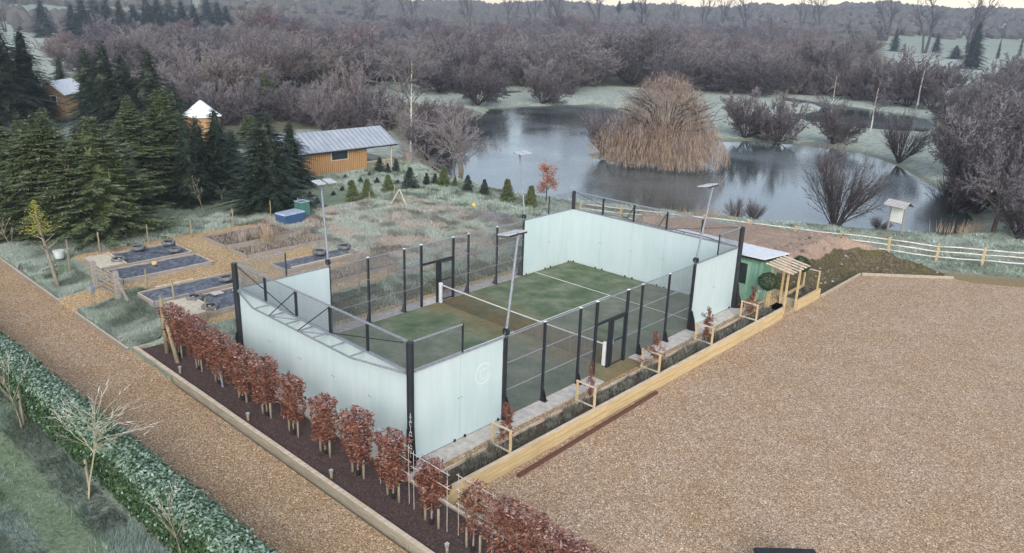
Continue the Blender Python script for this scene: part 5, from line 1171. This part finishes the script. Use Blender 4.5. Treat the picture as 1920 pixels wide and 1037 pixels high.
# right copse
for i, (px, b, t, w, k) in enumerate(((1420, 178, 95, 170, 'dome0'), (1330, 172, 90, 130, 'dome3'), (1260, 170, 95, 120, 'dome2'), (1500, 175, 70, 130, 'dome1'), (1545, 176, 60, 150, 'dome2'), (1640, 190, 100, 120, 'dome3'), (1700, 200, 88, 130, 'dome0'), (1745, 205, 120, 110, 'dome1'), (1600, 185, 120, 80, 'brown1'), (1680, 195, 130, 80, 'brown1'))):
    pix(k, px, b, t, w, 'bare_tree', 'bare purple-grey tree in the copse beyond the ponds', group='bare trees in the copse beyond the ponds', parts=False)
# wood belts beyond the water
BG = 'bare trees of the wood behind the pond'; BLb = 'bare purple-grey tree in the wide wood behind the pond'
rr = random.Random(11); cnt = 0
rows = [(172, 490, 1010, 88, 100), (160, 470, 1480, 88, 90), (146, 470, 1530, 78, 78), (132, 150, 1560, 56, 66), (118, 100, 1600, 54, 58), (104, 130, 1640, 52, 52), (92, 330, 1620, 52, 44), (80, 430, 1560, 54, 40), (70, 440, 1400, 56, 38)]
for b, xa, xb, stp, hp in rows:
    px = xa+rr.uniform(0, 30)
    while px < xb:
        bb = b+rr.uniform(-5, 5)+(6 if px > 1250 else 0); hh = hp*rr.uniform(.62, 1.25); key = rr.choice(['dome0', 'dome1', 'dome2', 'dome3', 'dome3', 'big0', 'bigw', 'brown0'] if b > 120 else ['dome0', 'dome1', 'dome2', 'brown0', 'brown1', 'brown1', 'dome3'])
        gx0, gy0, _ = gp(px, bb)
        if min(sdist(np.array([gx0]), np.array([gy0]), q)[0] for q in (POND, POND2, POND3)) > 1.5:
            pix(key, px, bb, bb-hh, stp*rr.uniform(1.5, 2.1), 'bare_tree', 'bare %s tree, %s of the wood, %s' % ('reddish' if key == 'brown1' else 'tan-brown' if key == 'brown0' else 'purple-grey', 'front belt' if b > 140 else 'middle belt' if b > 100 else 'back belt', 'left of the birch' if px < 770 else 'above the open water' if px < 1140 else 'above the willow' if px < 1360 else 'above the far pond'), group='%s trees of the %s of the wood, %s' % ('reddish' if key == 'brown1' else 'tan' if key == 'brown0' else 'purple-grey', 'front' if b > 140 else 'middle' if b > 100 else 'back', 'left' if px < 770 else 'centre' if px < 1140 else 'willow side' if px < 1360 else 'right'), parts=False); cnt += 1
        px += stp*rr.uniform(.6, 1.0)
for px, b, t, w in ((1900, 215, 135, 130), (1850, 235, 150, 130), (1800, 270, 190, 90), (1860, 290, 205, 120), (1790, 225, 165, 90), (1885, 180, 110, 110), (1780, 165, 118, 90), (1910, 150, 100, 90), (1905, 262, 175, 120), (1745, 160, 122, 80)):
    pix('dome%d' % (px % 4), px, b, t, w, 'bare_tree', 'bare purple-grey tree massed along the right edge beyond the pond', group='bare trees massed at the right edge', parts=False)
# left background
for i, (px, b, t, w) in enumerate(((170, 105, 45, 110), (230, 100, 30, 120), (300, 110, 50, 120), (355, 120, 62, 110), (250, 130, 80, 110), (190, 135, 85, 100), (320, 140, 85, 110), (130, 120, 72, 80), (400, 95, 50, 110), (440, 130, 70, 100), (500, 90, 5, 130), (475, 140, 60, 110), (540, 120, 50, 100))):
    pix(['dome0', 'dome3', 'brown0', 'dome2', 'dome1'][i % 5] if px != 500 else 'brown1', px, b, t, w, 'bare_tree', 'bare mauve tree in the hazy wood beyond the dark spruces', group='bare trees beyond the spruces', parts=False)
# tall trees against the skyline
for i, (px, b, t, k, dx) in enumerate(((1046, 72, -40, 'tall0', 0), (1120, 60, -38, 'tall1', 0), (1205, 70, -20, 'tall0', 0), (955, 60, -30, 'tall1', 0), (880, 58, -28, 'tall0', 0), (1320, 58, -22, 'tall1', 0), (1352, 52, -18, 'tall0', 0), (1395, 66, -24, 'tall1', 0), (1535, 60, -28, 'tall0', 0), (1660, 76, -22, 'tall1', 1), (1732, 100, -22, 'tall1', 1), (1815, 100, -30, 'tall0', 1), (1500, 55, -10, 'tall1', 0), (770, 60, -25, 'tall1', 0), (690, 62, -15, 'tall0', 0), (1265, 55, -10, 'tall1', 0), (10, 60, -20, 'tall0', 0), (1000, 55, -18, 'tall1', 0))):
    pix(k, px, b, t, None, 'tall_bare_tree', 'tall bare poplar with a leaning top against the skyline', group='tall bare poplars on the skyline', parts=False, lean=(.12 if dx else 0), laz=YAW+1.9)
# far conifers
for i, (px, b, t, w) in enumerate(((1443, 60, 30, 20), (1489, 50, 34, 16), (1597, 62, 50, 16), (1649, 76, 47, 24), (1676, 96, 49, 28), (1754, 98, 59, 26), (1790, 110, 84, 40), (1820, 130, 38, 62), (1870, 110, 70, 10), (1911, 105, 66, 10), (1160, 30, 0, 30), (1185, 30, -2, 30))):
    pix('spr%d' % (i % 3), px, b, t, w, 'dark_conifer', 'small dark conifer standing in the hazy wood, far right', group='dark conifers in the far wood', parts=False)
for i, px in enumerate((84, 140, 160, 182, 205, 230, 255, 280, 300, 322, 345, 368, 392, 412, 428)):
    pix('spr%d' % (i % 3), px, 70+(i % 3)*4-(px-140)*.01, [-4, 5, -14, -18, -10][i % 5]+(18 if px > 400 else 0), 66, 'dark_conifer', 'tall dark conifer in the far windbreak, upper left', group='dark conifers of the far windbreak', parts=False)
# --- big spruces on the left
for i, (px, b, t, w, k) in enumerate(((590, 235, 170, 110, 'dome1'), (640, 245, 165, 120, 'bigw'), (540, 225, 150, 100, 'dome3'), (700, 228, 160, 120, 'dome0'), (755, 262, 175, 120, 'bigw'), (815, 250, 190, 110, 'dome2'), (470, 225, 150, 100, 'dome0'), (420, 235, 150, 110, 'dome2'), (860, 240, 195, 80, 'dome3'), (350, 215, 120, 120, 'dome1'), (300, 200, 110, 120, 'brown0'), (230, 190, 100, 120, 'dome0'), (500, 200, 130, 90, 'dome1'), (790, 285, 215, 80, 'bigw'))):
    pix(k, px, b, t, w, 'bare_tree', 'frosty bare tree in the thicket between the spruces and the pond head', group='bare trees of the thicket by the pond head', parts=False)
SPL = [(20, 232, 42, 150, 'spr0', 'dark spruce at the far left edge, back row'), (62, 226, 46, 92, 'spr1', 'dark spruce just left of the little hidden cabin, back row'), (120, 196, 104, 44, 'spr2', 'small dark spruce directly above the hidden cabin roof'), (176, 250, 80, 76, 'spr2', 'pointed dark spruce right of the hidden cabin'), (210, 258, 70, 100, 'spr0', 'tallest pointed dark spruce of the middle group'), (246, 262, 92, 90, 'spr1', 'dark spruce between the two tallest of the middle group'), (292, 265, 85, 110, 'spr2', 'rusty-topped dark spruce at the right of the middle group'), (335, 300, 150, 90, 'spr0', 'dark spruce below the tan tree, left of the white tent'),
       (-10, 300, 165, 90, 'spr1', 'dark spruce at the left frame edge, middle height'), (50, 330, 222, 110, 'lgt1', 'grey-green spruce at the left, behind the light ones'), (100, 338, 198, 84, 'lgt2', 'grey-green spruce standing right below the hidden cabin'), (360, 384, 222, 72, 'spr1', 'dark spruce straight in front of the white tent wall'), (155, 345, 232, 100, 'spr2', 'dark spruce behind the light green ones'), (225, 330, 232, 90, 'spr0', 'dark spruce behind the gap of the light ones'), (262, 380, 175, 130, 'lgt0', 'grey-green spruce with pale leading shoots, centre left'), (318, 364, 160, 125, 'lgt2', 'tall spruce left of the white tent roof, dark below'), (380, 368, 214, 92, 'spr2', 'dark dense spruce below the white tent'), (415, 364, 196, 92, 'spr1', 'dark narrow spruce in front of the white tent'), (440, 345, 240, 70, 'spr0', 'dark spruce between the tent and the big cabin spruce'),
       (505, 402, 204, 150, 'spr0', 'big dark spruce left of the timber cabin'), (548, 350, 225, 80, 'spr2', 'dark spruce touching the left end of the timber cabin'), (30, 432, 232, 190, 'lgt2', 'light green bushy spruce at the bottom left'), (105, 442, 205, 190, 'lgt0', 'light green bushy spruce with brown shoots, second from left'), (195, 448, 212, 200, 'lgt1', 'light green bushy spruce, tallest of the front row'), (258, 420, 300, 64, 'spr1', 'low dark spruce ending the front row on the right'), (-40, 420, 215, 180, 'lgt1', 'light green spruce cut by the left frame edge')]
for px, b, t, w, k, lab in SPL: pix(k, px, b, t, w*1.38, 'spruce_tree', lab, z=0.0 if px < 430 else -.0)
# young firs
for i, (px, b, h, lab) in enumerate(((832, 347, 37, 'young fir left of the bank tree, tallest of its pair'), (853, 348, 17, 'tiny young fir beside the taller one by the bank tree'), (877, 360, 33, 'dark conical young fir nearest the bank tree roots'), (908, 366, 31, 'yellowish bushy young fir, right of the dark conical one'), (951, 378, 44, 'slim young fir just left of the floodlight pole'), (995, 388, 42, 'ragged young fir just right of the floodlight pole'), (800, 347, 24, 'dark young fir left of the tallest pair'), (816, 346, 22, 'dark young fir touching the tallest of the pair'),
                                  (661, 376, 40, 'green young fir, left one of the pair below the cabin'), (689, 371, 38, 'green young fir, right one of the pair below the cabin'), (728, 360, 34, 'young fir standing right of the pair below the cabin'), (769, 354, 42, 'tall dark young fir beside the wooden stake'), (712, 322, 28, 'dark young fir in front of the cabin porch'), (743, 322, 25, 'dark young fir right of the cabin porch'), (727, 325, 20, 'small dark young fir between the two by the porch'), (648, 334, 8, None), (693, 330, 9, None), (676, 343, 11, None), (707, 344, 12, None), (642, 357, 9, None), (580, 353, 11, None), (581, 369, 11, None), (595, 381, 12, None), (561, 367, 10, None), (655, 348, 9, None), (746, 345, 9, None), (610, 345, 9, None), (625, 366, 9, None))):
    pix('fird' if (lab is None or 'dark' in lab) else 'fir%d' % (i % 2), px, b, b-h, h*(1.25 if lab is None else .78), 'young_fir', lab or 'knee-high dark young fir on the frosted slope below the cabin', group=None if lab else 'knee-high young firs on the slope')
# oak with red leaves
x, y, z = gp(1024, 380); rng = random.Random(9); t = MB(); c = MB(); t.tube([(0, 0, 0), (0, 0, 2.4)], [.05, .015], 6)
for k in range(26):
    zz = rng.uniform(.5, 2.5); a = rng.uniform(0, 6.28); l = rng.uniform(.4, 1.15)*(1-.28*abs(zz-1.3)); e = Vector((math.cos(a)*l, math.sin(a)*l, zz+.25)); t.tube([(0, 0, zz), tuple(e)], [.016, .006], 4)
    leaf_cloud(c, rng, 55, lambda: (e.x*rng.uniform(.35, 1.1)+rng.gauss(0, .13), e.y*rng.uniform(.35, 1.1)+rng.gauss(0, .13), zz+.2+rng.gauss(0, .15)), .085)
proto_copy([('trunk', t.mesh('trunk', 'bark')), ('crown', c.mesh('crown', 'oak_leaf'))], 'young_oak', (x, y, z), 0, 1.0, 'young oak holding rusty red leaves beside the pond', 'tree')
pix('sap2', 1075, 388, 340, None, 'sapling', 'thin bare sapling right of the red-leaved oak')
# saplings of the garden, verge and orchard
for px, b, tp, k, nm, lab in ((27, 483, 402, 'sap2', 'bare_sapling', 'small frosted bare tree in the verge at the left edge'), (382, 400, 330, 'sap2', 'bare_sapling', 'bare fruit tree on the green orchard lawn, middle'), (343, 385, 335, 'sap2', 'bare_sapling', 'bare fruit tree under the dark spruces'), (332, 430, 392, 'sap2', 'bare_sapling', 'low bare fruit tree nearest the back fence'), (420, 390, 350, 'sap2', 'bare_sapling', 'bare fruit tree left of the big cabin spruce'), (732, 415, 370, 'sap2', 'bare_sapling', 'thin bare sapling on the scrub plot, left'), (786, 416, 372, 'sap2', 'bare_sapling', 'thin bare sapling on the scrub plot, middle'), (842, 428, 385, 'sap2', 'bare_sapling', 'thin frosted sapling on the scrub plot, right'),
                           (1378, 407, 368, 'shrub0', 'bare_shrub', 'small bare bush on the near bank, left of two'), (1412, 409, 370, 'shrub1', 'bare_shrub', 'small bare bush on the near bank, right of two'), (1648, 428, 405, 'shrub0', 'bare_shrub', 'low reddish bare bush left of the notice board')):
    pix(k, px, b, tp, None if k == 'sap2' else 46, nm, lab, cat='tree' if k == 'sap2' else 'shrub')
def lawn_tree(k, px, b, tp, lab, z=-.3):
    q = un(px, b, z); x, y = float(q[0]), float(q[1]); h = htop(x, y, tp)-z
    r = place(k, x, y, z, h, None, 'staked_tree', lab, rz=2.0); s = 1/r.scale[0]
    st = MB(); st.tube([(.13, .05, -.2), (.13, .05, 1.25)], [.04, .04], 8); o = st.obj('stake', 'stake', r, True); o.scale = (s, s, 1/r.scale[2])
    tb = MB(); tb.bar((0, 0, 1.1), (.13, .05, 1.1), .03, .05); o = tb.obj('tie', 'black_trim', r); o.scale = (s, s, 1/r.scale[2])
lawn_tree('sap0', 42, 806, 640, 'small frosted bare tree on a stake in front of the hedge, leftmost'); lawn_tree('sap1', 166, 937, 722, 'spreading yellow-twigged bare tree with its stake in front of the hedge'); lawn_tree('sap0', 343, 1060, 888, 'bare frosted tree against the hedge at the bottom edge')
# leaning yellow-leaved tree
x, y, z = gp(110, 540); rng = random.Random(4); t = MB(); c = MB(); L = htop(x, y, 380)-z
tp = (-.55*.74, -.55*.68); t.tube([(0, 0, 0), (tp[0]*.4, tp[1]*.4, L*.35), (tp[0]*.8, tp[1]*.8, L*.7), (tp[0], tp[1], L)], [.09, .075, .05, .02], 8)
for k in range(9):
    a = rng.uniform(0, 6.28); zz = L*rng.uniform(.45, .62); l = rng.uniform(.3, .8); t.tube([(tp[0]*zz/L, tp[1]*zz/L, zz), (tp[0]*zz/L+math.cos(a)*l, tp[1]*zz/L+math.sin(a)*l, zz+.35)], [.03, .006], 5)
leaf_cloud(c, rng, 900, lambda: ((lambda f: (tp[0]*.95+rng.gauss(0, .36*(1.1-f)), tp[1]*.95+rng.gauss(0, .36*(1.1-f)), L*(.66+.36*f)))(rng.random()**1.3)), .055)
proto_copy([('trunk', t.mesh('trunk', 'bark_grey')), ('crown', c.mesh('crown', 'yellow_leaf'))], 'leaning_tree', (x, y, z), 0, 1, 'leaning pale-trunked tree with a yellow-green leafy top in the verge', 'tree')
# reeds
for px, b, w, lab in ((1315, 408, 30, 'tan reeds on the near bank behind the court glass'), (1822, 436, 40, 'tan reeds at the right end of the pond'), (1245, 318, 130, None)):
    if lab is None: continue
    x, y, z = gp(px, b); m = MB(); rng = random.Random(px); s = 1.0
    for i in range(170):
        a = rng.uniform(0, 6.28); q = rng.gauss(0, 1.2); qq = rng.gauss(0, .35); cx, cy = CR[0]*q-CF[0]*qq, CR[1]*q-CF[1]*qq; h = rng.uniform(.4, 1.15); t_ = rng.uniform(-.25, .25); m.add([(cx-.02, cy, -.3), (cx+.02, cy, -.3), (cx+t_, cy+.1, h)], [(0, 1, 2)])
    o = m.obj('reeds', 'reed'); o.location = (x, y, z); tag(o, lab, 'reeds', kind='stuff')
# brush pile and scrub sticks
x, y, z = gp(930, 415); m = MB(); rng = random.Random(2)
for i in range(260):
    a = rng.uniform(0, 3.14); p = Vector((rng.gauss(0, 1.3), rng.gauss(0, .7), abs(rng.gauss(0, .22)))); d = Vector((math.cos(a), math.sin(a), rng.uniform(-.1, .3)))*rng.uniform(.4, 1.2); m.tube([p-d*.5, p+Vector((0, 0, .08)), p+d*.5], [.012, .01, .004], 3, False)
o = m.obj('brush_pile', 'twig_frost'); o.location = (x, y, z); tag(o, 'heap of cut frosted branches on the scrub behind the court', 'brush pile', kind='stuff')
# tripod, yellow ball on stick, pillar
x, y, z = gp(750, 384); r = empty('wooden_tripod', (x, y, z), 0, 'small wooden A-frame of three poles at the scrub edge', 'plant support')
for a in (0, 2.1, 4.2): m = MB(); m.tube([(math.cos(a)*.75, math.sin(a)*.75, -.1), (0, 0, 1.1)], [.04, .035], 6); m.obj('pole', 'timber_pale', r)
x, y, z = gp(888, 408); r = empty('marker_pole', (x, y, z), 0, 'thin post topped by a small yellow ball on the scrub', 'marker'); m = MB(); m.tube([(0, 0, -.2), (0, 0, .75)], [.025, .025], 6); m.obj('post', 'post_green', r); m = MB(); m.tube([(0, 0, .72), (0, 0, .78), (0, 0, .88), (0, 0, .96)], [.05, .13, .14, .05], 8); m.obj('ball', 'yellow', r, True)

# ------------------------------------------------------------------ timber cabin, small cabin, tent, far houses
K = empty('timber_cabin', (-29.5, 25.5, -.3), 0, 'orange timber clad cabin with grey metal roof and porch on the slope', 'cabin'); ko = (-29.5, 25.5, -.3)
zb = -.45; ze = htop(-29.3, 27.6, 277)+.22
m = PB(); m.box(-33.3, -29.3, 20.2, 27.8, zb, ze); m.part('wall', 'cladding_gap', K, off=ko)
m = PB()
for i in range(38): m.box(-29.3, -29.27, 20.22+i*.2, 20.36+i*.2, zb+.02, ze-.02)
m.part('cladding_batten', 'cladding', K, off=ko)
yw = [un(624, 285, 1.4)[1]]; m = PB(); m.box(-29.29, -29.24, 24.15, 25.75, ze-.95, ze-.18); wn = m.part('window', 'window_dark', K, off=ko)
m = PB()
for q in (24.08, 25.76): m.box(-29.29, -29.22, q, q+.07, ze-1.0, ze-.12)
m.box(-29.29, -29.22, 24.151, 25.759, ze-1.02, ze-.952); m.part('frame', 'timber_pale', wn, off=ko)
xm = -31.3; ri = htop(-31.3, 30.9, 236)
for s_, nm in ((1, 'roof'), (-1, 'roof')):
    m = PB(); xe = xm+s_*2.38; m.plate([(xm, 19.6, ri), (xm, 30.9, ri), (xe, 30.9, ze-.12), (xe, 19.6, ze-.12)], .06); rfo = m.part('roof', 'roof_metal', K, off=ko)
    m = PB()
    for i in range(24): yy = 19.7+i*.48; m.bar((xm+s_*.02, yy, ri+.045), (xe, yy, ze-.075), .04, .03)
    m.part('standing_seam', 'seam', rfo, off=ko)
m = PB(); m.bar((xm+2.37, 19.6, ze-.2), (xm+2.37, 30.9, ze-.2), .08, .09); m.part('gutter', 'steel_dark', K, off=ko)
m = PB(); m.plate([(-33.3, 27.79, ze), (-29.3, 27.79, ze), (xm, 27.79, ri-.1)], .04); m.part('gable', 'cladding', K, off=ko)
m = PB(); m.box(-33.3, -29.3, 27.82, 30.6, zb-.1, zb+.12); m.part('deck', 'timber_pale', K, off=ko)
for xx in (-33.2, -29.35): m = PB(); m.box(xx-.06, xx+.06, 30.45, 30.57, zb+.12, ze-.05); m.part('porch_post', 'timber_pale', K, off=ko)
m = PB(); m.bar((-29.35, 27.85, zb+1.05), (-29.35, 30.45, zb+1.05), .07, .06); m.bar((-29.35, 27.85, zb+.25), (-29.35, 30.45, zb+.25), .05, .05)
m.bar((-29.35, 30.51, zb+1.05), (-33.2, 30.51, zb+1.05), .07, .06); m.bar((-29.35, 30.51, zb+.25), (-33.2, 30.51, zb+.25), .05, .05)
for i in range(14): m.bar((-29.35, 27.95+i*.18, zb+.27), (-29.35, 27.95+i*.18, zb+1.03), .035, .035)
for i in range(20): m.bar((-29.5-i*.19, 30.51, zb+.27), (-29.5-i*.19, 30.51, zb+1.03), .035, .035)
m.part('railing', 'timber_pale', K, off=ko)
x, y, z = gp(764, 305); m = MB(); m.box(x-.3, x+.3, y-.3, y+.3, z-.3, z+.95); tag(m.obj('brick_pillar', 'brick', bevel=.02), 'pale brick pillar standing right of the cabin porch', 'pillar')
x, y, z = gp(745, 303); m = MB(); m.box(x-.9, x+.5, y-.2, y+.2, z-.3, z+.35); tag(m.obj('low_brick_wall', 'brick', bevel=.02), 'low brick wall left of the pale pillar by the cabin', 'wall')
q = un(120, 215, 0); x, y = float(q[0]), float(q[1]); zt = htop(x, y, 150); s = (zt-0)/3.4
T = empty('small_cabin', (x, y, 0), math.radians(45), 'small timber cabin with frosted gable roof half hidden in the spruces', 'cabin'); hgt = zt
m = MB(); m.box(-1.6, 1.6, -2.6, 2.6, -.2, hgt-1.3); m.obj('wall', 'cladding', T); m = MB(); m.plate([(-1.6, -2.61, hgt-1.3), (1.6, -2.61, hgt-1.3), (0, -2.61, hgt-.1)], .04); m.obj('gable', 'cladding', T)
for k in (-1, 1): m = MB(); m.plate([(0, -2.95, hgt), (0, 2.95, hgt), (k*1.95, 2.95, hgt-1.5), (k*1.95, -2.95, hgt-1.5)], .08); m.obj('roof', 'roof_frost', T)
m = MB(); m.box(.1, .85, -2.68, -2.62, hgt-2.75, hgt-1.55); w_ = m.obj('window', 'canvas', T); m = MB(); m.box(.2, .75, -2.70, -2.685, hgt-2.65, hgt-1.65); m.obj('pane', 'window_dark', w_)
q = un(382, 262, 0); x, y = float(q[0]), float(q[1]); zt = htop(x, y, 188)
T = empty('round_tent', (x, y, 0), 0, 'round tent with white conical roof peeking over the spruces', 'tent'); rw = 1.75
m = MB(); m.tube([(0, 0, -.1), (0, 0, zt-1.5)], [rw, rw], 18); m.obj('wall', 'cladding', T); m = MB(); m.tube([(0, 0, zt-1.55), (0, 0, zt-.12), (0, 0, zt)], [rw+.25, .25, .05], 18); m.obj('roof', 'canvas', T)
pix('fir0', 470, 268, 215, 62, 'golden_shrub', 'yellow-green plume shrub right of the white tent', cat='shrub', z=-.2)
for i, (px, py, wd, hh, lab) in enumerate(((1482, 48, 10, 5, 'pale far house with a low roof on the hillside, upper right'), (1312, 33, 9, 5, 'small pale house beneath the skyline, right of centre'), (1648, 44, 7, 4, 'tiny white house on the wooded hillside at the right'), (1390, 40, 7, 4, 'tiny far house left of the dark lone conifer'))):
    x, y, z = gp(px, py+3); hr = empty('far_house', (x, y, z), YAW*-1+R.uniform(-.4, .4), lab, 'house'); m = MB(); m.box(-wd/2, wd/2, -3, 3, -1.5, hh*.6); m.obj('wall', 'far_wall', hr)
    for k in (-1, 1): m = MB(); m.plate([(-wd/2-.4, 0, hh), (wd/2+.4, 0, hh), (wd/2+.4, k*3.5, hh*.55), (-wd/2-.4, k*3.5, hh*.55)], .2); m.obj('roof', 'far_roof', hr)
# far wood covering the hills
rng = np.random.RandomState(8); vs = []; fs = []; n = 9000; D = rng.uniform(330, 1150, n)**1.0; A = np.radians(rng.uniform(-82, 2, n)); xx = CAM[0]+D*np.sin(A); yy = CAM[1]+D*np.cos(A); zz = H(xx, yy)
keep = vnoise(xx, yy, .006)+.25*vnoise(xx, yy, .02) > np.where(D > 620, -.40, -.02); xx, yy, zz, D = xx[keep], yy[keep], zz[keep], D[keep]
base = []; 
for i in range(len(xx)):
    hh = rng.uniform(4, 8); w = rng.uniform(2.6, 5.5); o = len(vs); ph = rng.uniform(0, 6.28)
    vs.append((xx[i], yy[i], zz[i]+hh))
    for (zr, rr_) in ((.82, .55), (.45, 1.0), (-.1, .8)):
        for k in range(6):
            a = ph+k*1.047; j = rng.uniform(.75, 1.25); vs.append((xx[i]+math.cos(a)*w*rr_*j, yy[i]+math.sin(a)*w*rr_*j, zz[i]+hh*zr*rng.uniform(.85, 1.1)))
    for k in range(6): fs.append((o, o+1+k, o+1+(k+1) % 6))
    for q in range(2):
        for k in range(6): fs.append((o+1+q*6+k, o+7+q*6+k, o+7+q*6+(k+1) % 6, o+1+q*6+(k+1) % 6))
m = MB(); m.v = vs; m.f = fs; m.m = [0]*len(fs); tag(m.obj('far_wood', 'far_wood'), 'distant woodland covering the hazy hills under the skyline', 'woodland', kind='stuff')
# overhead cables
def cable(px0, py0, d0, px1, py1, d1, lab, n=2):
    a = CAM+ray(px0, py0)*d0; b = CAM+ray(px1, py1)*d1; m = MB()
    for k in range(n):
        pts = []
        for i in range(13): t = i/12; p = a*(1-t)+b*t; pts.append((p[0], p[1], p[2]-1.2*math.sin(math.pi*t)+k*.8))
        m.tube(pts, [.022]*13, 3)
    tag(m.obj('overhead_cable', 'wire'), lab, 'cable')
cable(-100, 4, 150, 1000, -6, 190, 'pair of thin overhead cables crossing the sky edge at the upper left'); cable(1500, 12, 230, 2100, 50, 200, 'pair of thin overhead cables crossing the hills at the upper right')
p = un(1480, 1034, .25); r = empty('storage_chest', (p[0]+.12, p[1]-.24, -.4), math.radians(43), 'dark blue lidded chest just entering the bottom edge of the yard', 'storage chest')
m = MB(); m.box(-.75, .75, -.4, .4, 0, .56, -.02); m.obj('body', 'blue_plastic', r, bevel=.02)
m = MB(); m.box(-.8, .8, -.44, .44, .56, .64, .03); m.obj('lid', 'black_trim', r, bevel=.015)
m = MB(); m.box(-.78, .78, .42, .445, .575, .605); m.obj('trim_strip', 'canvas', r)
# ------------------------------------------------------------------ haze
m = MB(); m.box(-1250, 800, -55, 1380, -3.5, 95); hzo = bpy.data.objects.new('haze', m.mesh('haze', [])); COL.objects.link(hzo); tag(hzo, kind='stuff')
hm = bpy.data.materials.new('haze'); hm.use_nodes = True; t = hm.node_tree; t.nodes.clear(); pv = t.nodes.new('ShaderNodeVolumePrincipled'); pv.inputs['Color'].default_value = (.70, .82, 1.0, 1); pv.inputs['Density'].default_value = .00040
pv.inputs['Anisotropy'].default_value = .2; ou = t.nodes.new('ShaderNodeOutputMaterial'); t.links.new(pv.outputs[0], ou.inputs['Volume']); hzo.data.materials.append(hm)
